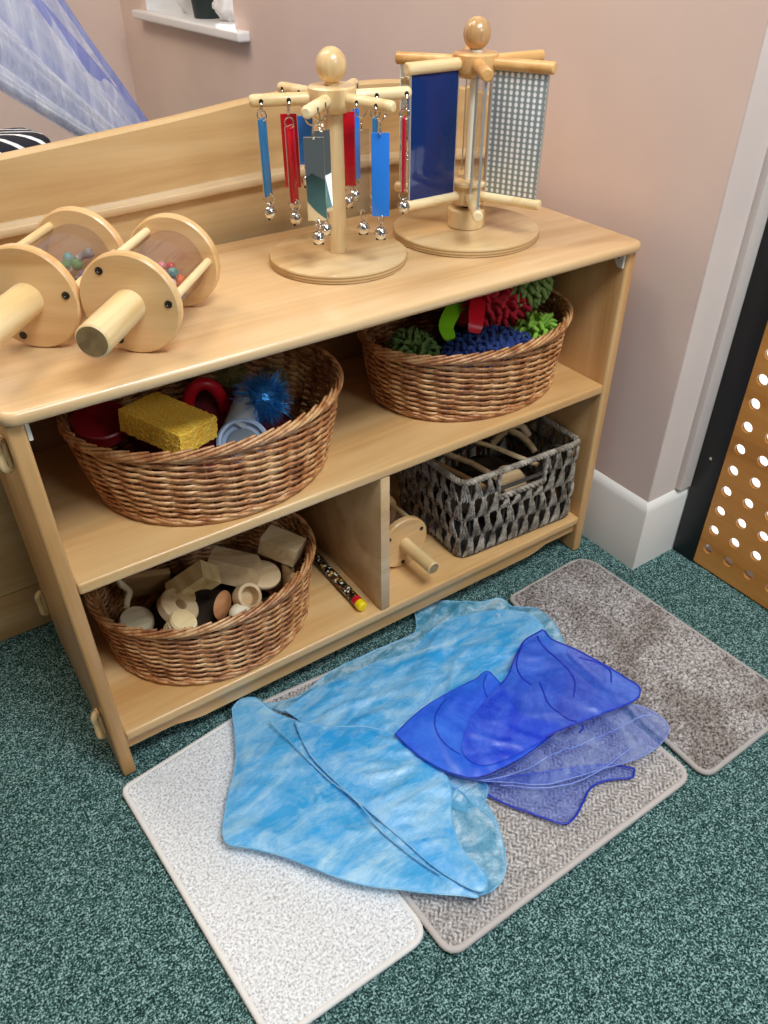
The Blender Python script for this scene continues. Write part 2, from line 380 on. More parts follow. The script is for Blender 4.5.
fs = [(i * 6 + k, i * 6 + (k + 1) % 6, (i + 1) * 6 + (k + 1) % 6, (i + 1) * 6 + k) for i in range(N - 1) for k in range(6)] + [tuple(range(6)), tuple((N - 1) * 6 + k for k in range(6))]
mb.add(vs, fs); mb.build('back_board', board_m, t)
MB().box2((-.75, .378, .001), (.955, .400, .0905), .002).build('bottom_rail', board_m, t)
mp = smooth_pts([(-.75, .640), (-.1, .652), (.101, .6615), (.234, .6645), (.49, .6735), (.6, .675), (.75, .668), (.955, .65)])
mb = MB(); vs = []
for (x, z) in mp: vs += [(x, .3779, z - .009), (x, .367, z - .009), (x, .3655, z - .007), (x, .3655, z + .001), (x, .3665, z + .0025), (x, .3705, z + .003), (x, .3725, z + .008), (x, .3779, z + .008)]
K = 8; N = len(mp)
fs = [(i * K + k, i * K + (k + 1) % K, (i + 1) * K + (k + 1) % K, (i + 1) * K + k) for i in range(N - 1) for k in range(K)] + [tuple(range(K)), tuple((N - 1) * K + k for k in range(K))]
mb.add(vs, fs); mb.build('moulding', mould_m, t)

# ------------------------------------------------------------------ the shelf unit
SW, SD, SH = .9133, .3432, .5842
sh = thing('shelf_unit', 'low maple shelf unit with two open shelves, standing against the pink wall', 'shelf unit', (SW / 2, SD / 2, 0))
def side(x0, x1):
    return MB().box2((x0, 0, 0.0005), (x1, SD, SH - .0003), .0045, 3)
side(0, .019).build('side_panel', maple_z, sh); side(SW - .019, SW).build('side_panel', maple_z, sh)
mb = MB()              # worktop with rounded corners and edges
x0, x1, y0, y1, rc = -.003, SW + .003, -.010, SD, .016
def rrect(x0, x1, y0, y1, r, n=6, r_back=None):
    pts = []
    for (cx, cy, a0, rr) in ((x1 - r, y1 - r, 0, r_back if r_back is not None else r), (x0 + r, y1 - r, 90, r_back if r_back is not None else r), (x0 + r, y0 + r, 180, r), (x1 - r, y0 + r, 270, r)):
        for k in range(n + 1):
            a = radians(a0 + 90 * k / n)
            if rr == 0: pts.append((cx + r * (1 if cos(radians(a0 + 45)) > 0 else -1), cy + r * (1 if sin(radians(a0 + 45)) > 0 else -1)))
            else: pts.append((cx + rr * cos(a), cy + rr * sin(a)))
    return pts
def slab(mb, outline, z0, z1, bev, seg=3):
    lev = []
    c = Vector((sum(p[0] for p in outline) / len(outline), sum(p[1] for p in outline) / len(outline)))
    n = len(outline)
    def inset(d):
        out = []
        for i in range(n):
            p = Vector(outline[i]); a = Vector(outline[i - 1]); q = Vector(outline[(i + 1) % n]); j = 1
            while (p - a).length < 1e-7 and j < n: j += 1; a = Vector(outline[i - j])
            j = 1
            while (q - p).length < 1e-7 and j < n: j += 1; q = Vector(outline[(i + j) % n])
            tg = (q - a).normalized(); nn = Vector((tg.y, -tg.x)); out.append(p - nn * d)
        return out
    for k in range(seg + 1):
        a = pi / 2 * k / seg; lev.append((inset(bev * (1 - sin(a))), z0 + bev * (1 - cos(a))))
    for k in range(seg + 1):
        a = pi / 2 * k / seg; lev.append((inset(bev * (1 - cos(a))), z1 - bev * (1 - sin(a))))
    vs = [(p[0], p[1], z) for L, z in lev for p in L]; fs = []
    for i in range(len(lev) - 1):
        for k in range(n): fs.append((i * n + k, i * n + (k + 1) % n, (i + 1) * n + (k + 1) % n, (i + 1) * n + k))
    fs += [tuple(range(n - 1, -1, -1)), tuple((len(lev) - 1) * n + k for k in range(n))]
    return mb.add(vs, fs)
slab(mb, rrect(x0, x1, y0, y1, rc), SH, .6002, .0065); mb.build('top_board', maple_x, sh)
ZM, ZB = .363, .0851
MB().box2((.0192, .0008, ZM - .0165), (SW - .0192, SD - .016, ZM), .004, 3).build('middle_shelf', maple_edge, sh)
MB().box2((.0192, .0008, ZB - .0165), (SW - .0192, SD - .016, ZB), .004, 3).build('bottom_shelf', maple_edge, sh)
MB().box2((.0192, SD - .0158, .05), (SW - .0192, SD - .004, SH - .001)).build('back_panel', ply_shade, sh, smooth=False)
MB().box2((.4462, .0012, ZB + .0002), (.4632, SD - .016, ZM - .0167), .003).build('centre_divider', divider_wood, sh)
# kick rail with shaped lower edge
mb = MB(); prof = [(.0194, .046), (.09, .046), (.11, .040), (.13, .036), (SW - .13, .036), (SW - .11, .040), (SW - .09, .046), (SW - .0194, .046)]
vs = [];
for (x, z) in prof: vs += [(x, .010, z), (x, .010, .0684), (x, .034, .0684), (x, .034, z)]
fs = [(i * 4 + k, i * 4 + (k + 1) % 4, (i + 1) * 4 + (k + 1) % 4, (i + 1) * 4 + k) for i in range(len(prof) - 1) for k in range(4)] + [(0, 1, 2, 3), tuple((len(prof) - 1) * 4 + k for k in range(4))]
mb.add(vs, fs); mb.build('kick_rail', maple_edge, sh, angle=20)
# white corner brackets under the top, connector clips on the outside
brm = mat('white_nylon', 'd8d2c4', .4)
for s_, xw in ((1, .0192), (-1, SW - .0192)):
    mb = MB(); pts = [(0, 0), (.002, 0), (.02 * 1, 0), (.02, -.004), (.012, -.012), (.004, -.020), (0, -.020)]
    # triangular web lying against the side panel and the underside of the top
    vs = []; q = [(0, 0), (.030, 0), (.030, -.006), (.018, -.012), (.010, -.024), (0, -.024)]
    for X in (xw + s_ * .0003, xw + s_ * .0043):
        vs += [(X, .004 + a, SH - .0003 + z) for a, z in q]
    fs = [tuple(range(5, -1, -1)), tuple(range(6, 12))] + [(k, (k + 1) % 6, 6 + (k + 1) % 6, 6 + k) for k in range(6)]
    mb.add(vs, fs); mb.box2((min(xw + s_ * .0003, xw + s_ * .022), .004, SH - .0035), (max(xw + s_ * .0003, xw + s_ * .022), .034, SH - .0003))
    br = mb.build('corner_bracket', brm, sh)
    mb = MB(); mb.lathe([(1e-7, 0), (.003, 0), (.003, .001), (1e-7, .0014)], (0, 0, 0), 12); mb.xf(Matrix.Translation((xw + s_ * .0043, .014, SH - .0085)) @ Matrix.Rotation(s_ * pi / 2, 4, 'Y')); mb.build('screw', dark_screw, br)
clip_w = wood('clip_wood', 'f0d6a4', 'e2c08a', 'd2aa70', 'z', .35, .3)
for (y, z, hh) in ((.034, .095, .05), (.325, .095, .045), (.034, .540, .04)):
    mb = MB(); pts = [Vector((-.004, y - .004, z - hh / 2)), Vector((-.010, y - .007, z - hh / 2 + .006)), Vector((-.009, y - .003, z)), Vector((-.010, y - .007, z + hh / 2 - .006)), Vector((-.004, y - .004, z + hh / 2))]
    mb.tube(smooth_pts([tuple(q) for q in pts], 4), .0048, 8, up=(0, 1, 0)); mb.box((-.003, y, z), (.005, .018, hh * .8), None, .002)
    mb.build('connector_clip', clip_w, sh)

# ------------------------------------------------------------------ round wicker baskets
def wicker_basket(label, c, zb, zt, at, bt, ab, bb, stakes=30, rows=17, group=None, cb=None):
    cx, cy = c; cbx, cby = cb or c
    root = thing('wicker_basket', label, 'basket', (cx, cy, zb), group)
    H = zt - zb; rs = .0021
    def P(t, h, off=0.0):
        e = 1 - (1 - h) ** 1.8
        a = ab + (at - ab) * e + off; b_ = bb + (bt - bb) * e + off
        x = cbx + (cx - cbx) * h; y = cby + (cy - cby) * h
        return Vector((x + a * cos(t), y + b_ * sin(t), zb + .003 + (H - .003) * h))
    # weave
    mb = MB(); M = stakes * 6
    for k in range(rows):
        h = (k + .7) / (rows + .4) * .93
        pts = []; ph = pi * k
        for i in range(M):
            t = 2 * pi * i / M; w = sin(stakes * t / 2 + ph)
            pts.append(P(t, h, .0034 * w - .0015) + Vector((0, 0, .0016 * sin(stakes * t / 2 + ph + 1.1) + .0009 * noise.noise(Vector((t * 3, k * 1.7, zb * 9))))))
        mb.tube(pts, rs + .0005 * noise.noise(Vector((k * 3.1, zb * 7, 0))), 6, closed=True)
    # diagonal second rods fill the shoulders of each stroke
    for k in range(rows):
        h = (k + .2) / (rows + .4) * .93
        pts = []; ph = pi * k
        for i in range(M):
            t = 2 * pi * i / M; w = sin(stakes * t / 2 + ph + .35)
            pts.append(P(t, h, .0026 * w - .002) + Vector((0, 0, .0018 * sin(stakes * t / 2 + ph + 1.4))))
        mb.tube(pts, rs * .8, 5, closed=True)
    mb.build('woven_side', wicker, root, angle=80)
    mb = MB()
    for i in range(stakes):
        t = 2 * pi * (i + .5) / stakes; mb.tube([P(t, h / 8, -.0018) for h in range(9)], .0021, 5)
    mb.build('stakes', wicker_dark, root, angle=80)
    # base
    mb = MB(); n = 64
    vs = [(cbx, cby, zb + .004)]; fs = []
    mb.lathe([(1e-7, .0008), (1, .0008), (1, .005), (1e-7, .005)], (0, 0, 0), 64); 
    for i, v in enumerate(mb.v): mb.v[i] = Vector((cbx + v.x * (ab - .003), cby + v.y * (bb - .003), zb + v.z))
    for rr in range(1, 12):
        q = rr / 12; mb.tube([(cbx + (ab - .003) * q * cos(2 * pi * i / 48), cby + (bb - .003) * q * sin(2 * pi * i / 48), zb + .0055) for i in range(48)], .0024, 5, closed=True)
    mb.build('woven_base', wicker_dark, root, angle=80)
    mb = MB(); mb.tube([P(2 * pi * i / 90, .0, .0005) + Vector((0, 0, .001)) for i in range(90)], .0034, 6, closed=True)
    # foot wale
    for j in range(2):
        M2 = stakes * 6; mb.tube([P(2 * pi * i / M2, .02, .002 + .002 * sin(stakes * pi * i / M2 * 1 + pi * j)) + Vector((0, 0, .003 + .002 * cos(stakes * 2 * pi * i / M2 / 2 + pi * j))) for i in range(M2)], .0024, 6, closed=True)
    mb.build('foot_border', wicker, root, angle=80)
    # rim: rods laid one over the other round the border
    mb = MB(); R0 = .0052; NR = int(stakes * 1.3)
    for i in range(NR):
        t0 = 2 * pi * i / NR; span = 2 * pi / NR * 5.0; pts = []; rad = []
        for k in range(13):
            u = k / 12; t = t0 + span * u; a = -2.5 + 4.3 * u       # spirals from outside-under over the top to the inside
            jt = .0006 * noise.noise(Vector((i * 1.7, u * 2, zb)))
            pts.append(P(t, 1.0, R0 * cos(a) * 1.25 + .001 + jt) + Vector((0, 0, -.004 + R0 * sin(a) * 1.05 + jt))); rad.append(.0025 * (1 - .35 * abs(2 * u - 1) ** 3))
        mb.tube(pts, rad, 6)
    for j in range(3):
        M2 = 240; mb.tube([P(2 * pi * i / M2, .955 - .035 * (j == 2), .0015 + .0026 * sin(2 * pi * i / M2 * stakes / 3 + 2.1 * j)) + Vector((0, 0, .0026 * cos(2 * pi * i / M2 * stakes / 3 + 2.1 * j))) for i in range(M2)], .0022, 6, closed=True)
    mb.build('rim', wicker, root, angle=80)
    return root
wicker_basket('large oval willow basket on the middle shelf holding the yellow sponge', (.269, .162), ZM, .474, .187, .149, .160, .141, 34, 21, cb=(.263, .151))
wicker_basket('oval willow basket on the middle shelf at the wall end, heaped with chenille mitts', (.705, .138), ZM, .482, .179, .127, .160, .130, 34, 21, cb=(.713, .150))
wicker_basket('oval willow basket of wooden blocks on the bottom shelf', (.219, .154), ZB, .196, .171, .137, .155, .141, 32, 21, cb=(.215, .150))

# ------------------------------------------------------------------ rectangular seagrass basket
def seagrass_basket():
    cx, cy = .757, .118
    root = thing('seagrass_basket', 'rectangular grey seagrass basket with a handle slot, on the bottom shelf by the wall', 'basket', (cx, cy, ZB))
    # corners bottom / top, anticlockwise from front left
    Bc = [Vector((.628, .026, ZB)), Vector((.886, .009, ZB)), Vector((.886, .205, ZB)), (Vector((.630, .222, ZB)))]
    Tc = [Vector((.622, .026, .249)), Vector((.887, .014, .247)), Vector((.889, .212, .247)), (Vector((.618, .226, .249)))]
    def corner_round(C, r=.022, n=5):
        out = []
        for i in range(4):
            a = (C[i - 1] - C[i]).normalized(); b = (C[(i + 1) % 4] - C[i]).normalized()
            for k in range(n + 1):
                u = k / n; out.append(C[i] + a * r * (1 - u) ** 2 + b * r * u ** 2)
        return out
    def resample(P, N):
        L = [0]; Q = P + [P[0]]
        for i in range(len(P)): L.append(L[-1] + (Q[i + 1] - Q[i]).length)
        out = []; j = 0
        for k in range(N):
            d = L[-1] * k / N
            while L[j + 1] < d: j += 1
            u = (d - L[j]) / max(1e-9, L[j + 1] - L[j]); out.append(Q[j].lerp(Q[j + 1], u))
        return out
    NN = 72
    lo = resample(corner_round(Bc), NN); hi = resample(corner_round(Tc), NN)
    cen = Vector((cx, cy, 0))
    def P(s, h, off=0):
        s = s % NN; i = int(s); u = s - i; a = lo[i].lerp(lo[(i + 1) % NN], u); b = hi[i].lerp(hi[(i + 1) % NN], u); q = a.lerp(b, h)
        tg = (lo[(i + 1) % NN] - lo[i]).normalized(); nrm = Vector((tg.y, -tg.x, 0)); q = q + nrm * (off - .0035)
        q.z += .004 * (1 - h); return q
    def rope(mb, pts, r, n=6, tw=3):      # two ply twisted strand
        pts = [Vector(q) for q in pts]
        for j in range(2):
            out = []
            for i, q in enumerate(pts):
                tg = (pts[min(i + 1, len(pts) - 1)] - pts[max(i - 1, 0)]).normalized(); a = Vector((0, 0, 1)) if abs(tg.z) < .8 else Vector((1, 0, 0)); a = (a - tg * a.dot(tg)).normalized(); b = tg.cross(a)
                an = tw * i + pi * j; out.append(q + (a * cos(an) + b * sin(an)) * r * .55)
            mb.tube(out, r * .75, n)
    def lerp_pts(a, b, k): return [a.lerp(b, i / k) for i in range(k + 1)]
    # handle slot, front side: s range found from corner positions
    front = [s for s in range(NN) if P(s, 1).y < .05 and .70 < P(s, 1).x < .797]
    sA, sB = min(front), max(front)
    def in_slot(s, h): return sA - .2 <= s % NN <= sB + .2 and h > .64
    mb = MB(); rows = 4
    rnd = random.Random(5)
    for r in range(rows):
        h0 = r / rows; h1 = (r + 1) / rows
        k = 0; s = .3 * (r % 2)
        while s < NN - .5:
            lean = (1.0 if k % 2 == 0 else -.25) * (1 if r % 2 == 0 else -1)
            for dd in (0, .34):
                a, b_ = s + dd, s + dd + lean + rnd.uniform(-.15, .15)
                h0c, h1c = h0 + .0, h1 + .015
                if in_slot(a, h1) or in_slot(b_, h1):
                    if h0 < .6: h1c = .64
                    else: continue
                pts = [P(a + (b_ - a) * u / 6, h0c + (h1c - h0c) * u / 6, .0035 * sin(pi * u / 6) + rnd.uniform(-.0004, .0004)) for u in range(7)]
                rope(mb, pts, .0023, 5, 1.5)
            s += 1.0; k += 1
    mb.build('woven_side', seagrass, root, angle=80)
    mb = MB()
    for r in range(rows):                 # horizontal cords behind the strokes
        h = r / rows + .01
        for off in (0.0, -.0035): mb.tube([P(s / 2, h, off) for s in range(NN * 2)], .0026, 5, closed=True)
    for s in range(0, NN, 3):
        if not in_slot(s, 1): mb.tube([P(s, u / 6, -.004) for u in range(7)], .0022, 5)
        else: mb.tube([P(s, u / 6 * .62, -.004) for u in range(7)], .0022, 5)
    mb.build('cord_frame', mat('dark_seagrass', '3a332b', .8), root, angle=80)
    mb = MB(); M = 300
    for j in range(3): mb.tube([P(s * NN / M, 1.0, .0 + .0030 * sin(2.1 * j + s * .9)) + Vector((0, 0, .003 * cos(2.1 * j + s * .9))) for s in range(M)], .0031, 6, closed=True)
    for (a, b_, h) in ((sA - .5, sB + .5, .66),):
        k = 40
        for j in range(2): mb.tube([P(a + (b_ - a) * i / k, h, .001 + .003 * sin(pi * j + i * .8)) + Vector((0, 0, .003 * cos(pi * j + i * .8))) for i in range(k + 1)], .0032, 6)
    for s_ in (sA - .6, sB + .6):
        for j in range(2): mb.tube([P(s_, .64 + .36 * i / 14, .001 + .0028 * sin(pi * j + i * .9)) for i in range(15)], .0032, 6)
    mb.build('rim', seagrass, root, angle=80)
    mb = MB(); vs = [P(s, 0, -.004) + Vector((0, 0, .0)) for s in range(NN)]; vs2 = [v + Vector((0, 0, .004)) for v in vs]
    mb.add(vs + vs2, [tuple(range(NN - 1, -1, -1)), tuple(range(NN, 2 * NN))] + [(i, (i + 1) % NN, NN + (i + 1) % NN, NN + i) for i in range(NN)])
    mb.build('base', mat('dark_seagrass'), root, smooth=False)
    return root
seagrass_basket()

# ------------------------------------------------------------------ rattles (wooden drums with a clear window)
def rattle(label, R, L, hl, hr, loc, phi, roll=0, group=None, bead_cols=(), seed=1, hl2=None):
    """local +X runs along the handle axis, front disc face at x=0"""
    root = thing('wooden_rattle', label, 'rattle', (0, 0, 0), group); T = .0125; hl2 = hl2 or hl * .55
    for x in (0, L - T):
        MB().lathe([(1e-7, x), (R - .002, x), (R, x + .002), (R, x + T - .002), (R - .002, x + T), (1e-7, x + T)], (0, 0, R), 56, 'x').build('end_disc', disc_m, root)
    MB().lathe([(1e-7, -hl + .0012), (hr - .0025, -hl + .0012), (hr - .0022, -hl)], (0, 0, R), 32, 'x')
    for (x0_, x1_) in ((-hl, -.0003), (L + .0003, L + hl2)):
        out = MB(); e0 = x0_ if x0_ < 0 else x1_; sg = -1 if x0_ < 0 else 1; inn = x1_ if x0_ < 0 else x0_
        out.lathe([(1e-7, inn), (hr, inn), (hr, e0 - sg * .0018), (hr - .0018, e0), (hr - .0022, e0)], (0, 0, R), 36, 'x')
        h = out.build('handle', beech_x, root)
        MB().lathe([(1e-7, e0 - sg * .002), (hr - .0021, e0 - sg * .002), (hr - .0021, e0 + sg * .0002), (1e-7, e0 + sg * .0002)], (0, 0, R), 36, 'x').build('handle_end_grain', endgrain, h)
    rr = R * .80
    for a in (125, 5, 245):
        t = radians(a + roll); y, z = -cos(t) * rr, R + sin(t) * rr
        rod = MB().tube([(T + .0002, y, z), (L / 2, y, z), (L - T - .0002, y, z)], R * .085, 14).build('connecting_rod', beech_x, root)
        sc_ = MB(); sc_.lathe([(1e-7, 0), (R * .075, 0), (R * .075, .0010), (R * .04, .0013), (R * .025, .0004), (1e-7, .0004)], (0, 0, 0), 18); sc_.xf(Matrix.Translation((-.0002, y, z)) @ Matrix.Rotation(-pi / 2, 4, 'Y'))
        sc_.build('screw', dark_screw, root)
    rt = R * .70
    MB().lathe([(rt, T + .0002), (rt, L - T - .0002), (rt - .0016, L - T - .0002), (rt - .0016, T + .0002), (rt, T + .0002)], (0, 0, R), 48, 'x').build('clear_tube', tube_ac, root)
    rnd = random.Random(seed); placed = []
    for i in range(2500):
        if len(placed) >= len(bead_cols): break
        r = rnd.uniform(.0055, .0078) * R / .057; x = rnd.uniform(T + .030, L - T - .008); a = rnd.gauss(0, .6); q = rt - .0022 - r - rnd.choice((0, .010, .020, .030, .038)) * R / .057
        P_ = Vector((x, sin(a) * q, R - cos(a) * q))
        if all((P_ - o).length > r + r2 for o, r2 in placed):
            k = len(placed); placed.append((P_, r)); cm = mat('bead_' + bead_cols[k], BEADS[bead_cols[k]], .25)
            m_ = MB()
            if k % 3: m_.ball(P_, r, 14)
            else: m_.box(P_, (r * 1.6, r * 1.5, r * 1.2), Matrix.Rotation(rnd.uniform(0, 3), 3, 'X') @ Matrix.Rotation(rnd.uniform(0, 3), 3, 'Y'), .0008)
            m_.build('bead', cm, root)
    root.location = loc; root.rotation_euler = (0, 0, phi); return root
disc_m = wood('rattle_disc', 'ecc692', 'dfb37a', 'cf9c60', 'y', .35, .3, big=1.6)
BEADS = dict(red='c8283a', blue='3560b8', orange='f06a2a', green='2f8a4a', white='ece6e6', purple='7a60a8', teal='3c9aa0', pink='e27a96', olive='8a8a40', grey='70757e')
c1 = ['green', 'white', 'red', 'grey', 'green', 'white', 'pink', 'teal', 'green', 'grey', 'white', 'blue', 'green', 'red', 'purple', 'white', 'grey', 'green', 'pink', 'white', 'teal', 'green']
c2 = ['orange', 'blue', 'red', 'purple', 'olive', 'pink', 'blue', 'teal', 'orange', 'red', 'white', 'blue', 'purple', 'pink', 'olive', 'orange', 'blue', 'red', 'grey', 'pink', 'blue', 'orange']
rattle('wooden rattle with green and white beads, at the left end of the shelf top', .057, .145, .097, .0185, (.074, .126, .6003), .86, 3, 'wooden bead rattles', c1 + c1[:14], 11, .045)
rattle('wooden rattle with orange and blue beads, nearest the bell tree on the shelf top', .0555, .142, .091, .018, (.160, .051, .6003), .835, 0, 'wooden bead rattles', c2 + c2[:14], 4, .045)
rattle('small pale wooden rattle lying beside the centre divider on the bottom shelf', .049, .10, .080, .0115, (.543, .074, ZB + .0003), 1.60, 20, None, [], 2, .03)

# ------------------------------------------------------------------ bell tree
def torus(mb, c, R, r, nrm, n=20, k=6):
    nrm = Vector(nrm).normalized(); a = nrm.orthogonal().normalized(); b = nrm.cross(a)
    return mb.tube([Vector(c) + (a * cos(2 * pi * i / n) + b * sin(2 * pi * i / n)) * R for i in range(n)], r, k, closed=True, up=nrm)
def bell_tree():
    BX, BY, Z0 = .4975, .181, .6003
    root = thing('bell_tree', 'wooden bell tree hung with red, blue, clear and mirrored chimes on round base', 'musical toy', (BX, BY, Z0), None)
    b = MB().lathe(disc_prof(.0965, .0125), (BX, BY, Z0), 72).build('round_base', birch_ply, root)
    MB().lathe([(.0966, .0035), (.09675, .0045), (.0966, .0055), (.0966, .0035)], (BX, BY, Z0), 72).build('ply_line', mat('ply_core', 'a5814f', .6), b)
    MB().lathe([(.0966, .0075), (.09675, .0085), (.0966, .0095), (.0966, .0075)], (BX, BY, Z0), 72).build('ply_line', mat('ply_core'), b)
    MB().lathe([(1e-7, .0127), (.0125, .0127), (.0125, .188), (1e-7, .188)], (BX, BY, Z0), 28).build('post', beech_z, root)
    MB().lathe([(1e-7, 0), (.018, 0), (.025, .003), (.029, .009), (.0305, .013), (.0305, .0285), (.0285, .0305), (1e-7, .0305)], (BX, BY, .7885), 40).build('hub', beech_z, root)
    MB().lathe([(1e-7, 0), (.009, 0), (.009, .003), (1e-7, .003)], (BX, BY, .8192), 24).build('collar', beech_z, root)
    MB().ball((BX, BY, .8405), .0193, 32, 1, 1, 1.05).build('ball_finial', beech_z, root)
    az = .8055
    def P(a, r, z=az): return Vector((BX + r * cos(a), BY + r * sin(a), z))
    CAMR = -34
    #        arm angle, [ (radius, material, width, yaw(deg of width direction), drop, length) ]
    arms = [(160, [(.090, sky_ac, .020, 40, .020, .092), (.056, red_ac, .020, 35, .030, .092)]),
            (101, [(.090, red_ac, .022, -34, .030, .094), (.056, blue_ac, .020, -20, .028, .060)]),
            (222, [(.082, mirror, .024, -34, .030, .097), (.052, mirror, .022, -10, .028, .097)]),
            (283, [(.082, blue_ac, .0225, -36, .030, .099), (.050, clear_body, .0185, -32, .030, .099)]),
            (344, [(.096, red_ac, .020, 46, .028, .092), (.056, sky_ac, .020, 44, .026, .092)]),
            (42, [(.090, blue_ac, .020, 0, .028, .092), (.056, red_ac, .024, -30, .026, .094)])]
    names = {id(mirror): 'mirrored chime', id(red_ac): 'red chime', id(blue_ac): 'blue chime', id(sky_ac): 'sea blue chime', id(clear_body): 'clear chime'}
    for deg, hang in arms:
        a = radians(deg); d = Vector((cos(a), sin(a), 0)); side_ = Vector((-sin(a), cos(a), 0))
        mb = MB(); mb.tube([P(a, .026), P(a, .098), P(a, .102), P(a, .104)], [.0075, .0075, .0066, .0045], 18)
        arm = mb.build('arm', beech_x, root)
        for (r, m, w, yaw, drop, ln) in hang:
            hole = MB(); q = P(a, r); hole.tube([q - side_ * .0077, q + side_ * .0077], .0028, 12); hole.build('drilled_hole', dark_screw, arm)
            top = q + Vector((0, 0, -drop)); y = radians(yaw); wd_ = Vector((cos(y), sin(y), 0)); nm = Vector((-sin(y), cos(y), 0))
            rot = Matrix((wd_, nm, Vector((0, 0, 1)))).transposed()
            bar = MB().box(top + Vector((0, 0, -ln / 2)), (w, .003, ln), rot, .0006).build('chime_bar', m, root)
            props(bar, names[id(m)])
            if m in (mirror, red_ac, sky_ac):
                MB().box(top + Vector((0, 0, -ln / 2)) + nm * .0021, (w, .001, ln), rot).build('silver_backing', mat('silver_edge', 'c8c8c4', .3, .6), bar)
            rg = MB(); torus(rg, q + Vector((0, 0, -.0075)), .0095, .0009, d * .3 + side_ * .0 + d); rg.build('ring', chrome, bar)
            lk = MB(); torus(lk, top + Vector((0, 0, .0035)), .0062, .0009, wd_); lk.build('ring', chrome, bar)
            bt = top + Vector((0, 0, -ln)); rg = MB(); torus(rg, bt + Vector((0, 0, -.0045)), .0068, .0008, wd_ + nm * .5); rg.build('ring', chrome, bar)
            bc = bt + Vector((0, 0, -.0215)); bl = MB(); bl.ball(bc, .0085, 24); torus(bl, bc + Vector((0, 0, .0105)), .0028, .0008, wd_, 12); torus(bl, bc, .0086, .0006, (0, 0, 1), 28)
            bl.build('jingle_bell', chrome, bar)
            sl = MB(); sl.box(bc + Vector((0, 0, -.0058)), (.0126, .0016, .006), rot); sl.build('bell_slot', black_frame, bar)
bell_tree()

def panel_tree():
    BX, BY, Z0 = .717, .170, .6003
    root = thing('sensory_panel_spinner', 'wooden spinner of blue, mirrored and holographic panels on round base, beside bell tree', 'sensory toy', (BX, BY, Z0))
    b = MB().lathe(disc_prof(.1105, .0125), (BX, BY, Z0), 72).build('round_base', birch_ply, root)
    MB().lathe([(.1106, .0035), (.11075, .0045), (.1106, .0055), (.1106, .0035)], (BX, BY, Z0), 72).build('ply_line', mat('ply_core'), b)
    MB().lathe([(.1106, .0075), (.11075, .0085), (.1106, .0095), (.1106, .0075)], (BX, BY, Z0), 72).build('ply_line', mat('ply_core'), b)
    MB().lathe([(1e-7, 0), (.0265, 0), (.028, .0015), (.028, .0255), (.0265, .027), (1e-7, .027)], (BX, BY, .6130), 40).build('bottom_collar', beech_z, root)
    MB().lathe([(1e-7, 0), (.008, 0), (.008, .005), (1e-7, .005)], (BX, BY, .6402), 24).build('spindle', dark_screw, root)
    MB().lathe([(1e-7, 0), (.020, 0), (.024, .002), (.0225, .0245), (.0275, .028), (.0275, .032), (.026, .0335), (1e-7, .0335)], (BX, BY, .6454), 40).build('lower_hub', beech_z, root)
    MB().lathe([(1e-7, .6791), (.006, .6791), (.006, .811), (1e-7, .811)], (BX, BY, 0), 20).build('post', cream_ac, root)
    MB().lathe([(1e-7, 0), (.022, 0), (.0295, .006), (.0305, .008), (.0305, .0275), (.0285, .0295), (1e-7, .0295)], (BX, BY, .8112), 40).build('upper_hub', beech_dark, root)
    MB().lathe([(1e-7, 0), (.0095, 0), (.0095, .003), (1e-7, .003)], (BX, BY, .8409), 24).build('collar', mat('white_nylon'), root)
    MB().ball((BX, BY, .8620), .0185, 32, 1, 1, 1.06).build('ball_finial', endgrain_ball, root)
    zu, zl = .829, .6585
    holo = mat('holographic_film', 'ccd2d0', .25, .25); t = NT(holo)
    tc = t.add('ShaderNodeTexCoord'); mp = t.add('ShaderNodeMapping'); mp.inputs['Rotation'].default_value = (0, 0, 0); t.link(tc.outputs['Generated'], mp.inputs[0]); mp.inputs['Scale'].default_value = (1, 1, 1)
    vr = t.add('ShaderNodeTexVoronoi'); vr.inputs['Randomness'].default_value = 0.0; vr.inputs['Scale'].default_value = 1.0
    mp.inputs['Scale'].default_value = (9.5, 9.5, 23); t.link(mp.outputs[0], vr.inputs['Vector'])
    t.link(t.ramp(vr.outputs['Distance'], [(0.28, 'ffffff'), (0.42, 'c8d0d0'), (0.5, '8c989a')]), t.b.inputs['Base Color']); t.bump(vr.outputs['Distance'], .35, .001)
    arms = [(-66, 'holo', holo), (-4, 'red panel', red_ac), (56, 'mirrored panel', mirror), (124, 'mirrored panel', mirror), (180, 'blue panel', mat('blue_panel', '0f2c66', .06)), (238, 'clear panel', clear_body)]
    for deg, nm, m in arms:
        a = radians(deg); d = Vector((cos(a), sin(a), 0)); c = Vector((BX, BY, 0)); sd = Vector((-sin(a), cos(a), 0))
        am = beech_x if deg in (180,) else beech_dark
        up_ = MB().tube([c + d * .024 + Vector((0, 0, zu)), c + d * .113 + Vector((0, 0, zu)), c + d * .1145 + Vector((0, 0, zu))], [.0078, .0078, .006], 18).build('upper_arm', am, root)
        MB().tube([c + d * .018 + Vector((0, 0, zl)), c + d * .113 + Vector((0, 0, zl)), c + d * .1145 + Vector((0, 0, zl))], [.0072, .0072, .0055], 18).build('lower_arm', beech_x, root)
        rot = Matrix((d, sd, Vector((0, 0, 1)))).transposed()
        z0_, z1_ = zl + .004, zu - .004
        MB().box(c + d * .068 + Vector((0, 0, (z0_ + z1_) / 2)), (.078, .003, z1_ - z0_), rot, .0005).build('panel', m, root)
        mbk = MB()
        for rr in (.0285, .1075): mbk.box(c + d * rr + Vector((0, 0, (z0_ + z1_) / 2)), (.0015, .0034, z1_ - z0_), rot)
        mbk.build('panel_edge', cream_ac if nm == 'mirrored panel' else mat('silver_edge', 'c8c8c4', .3, .6), root)
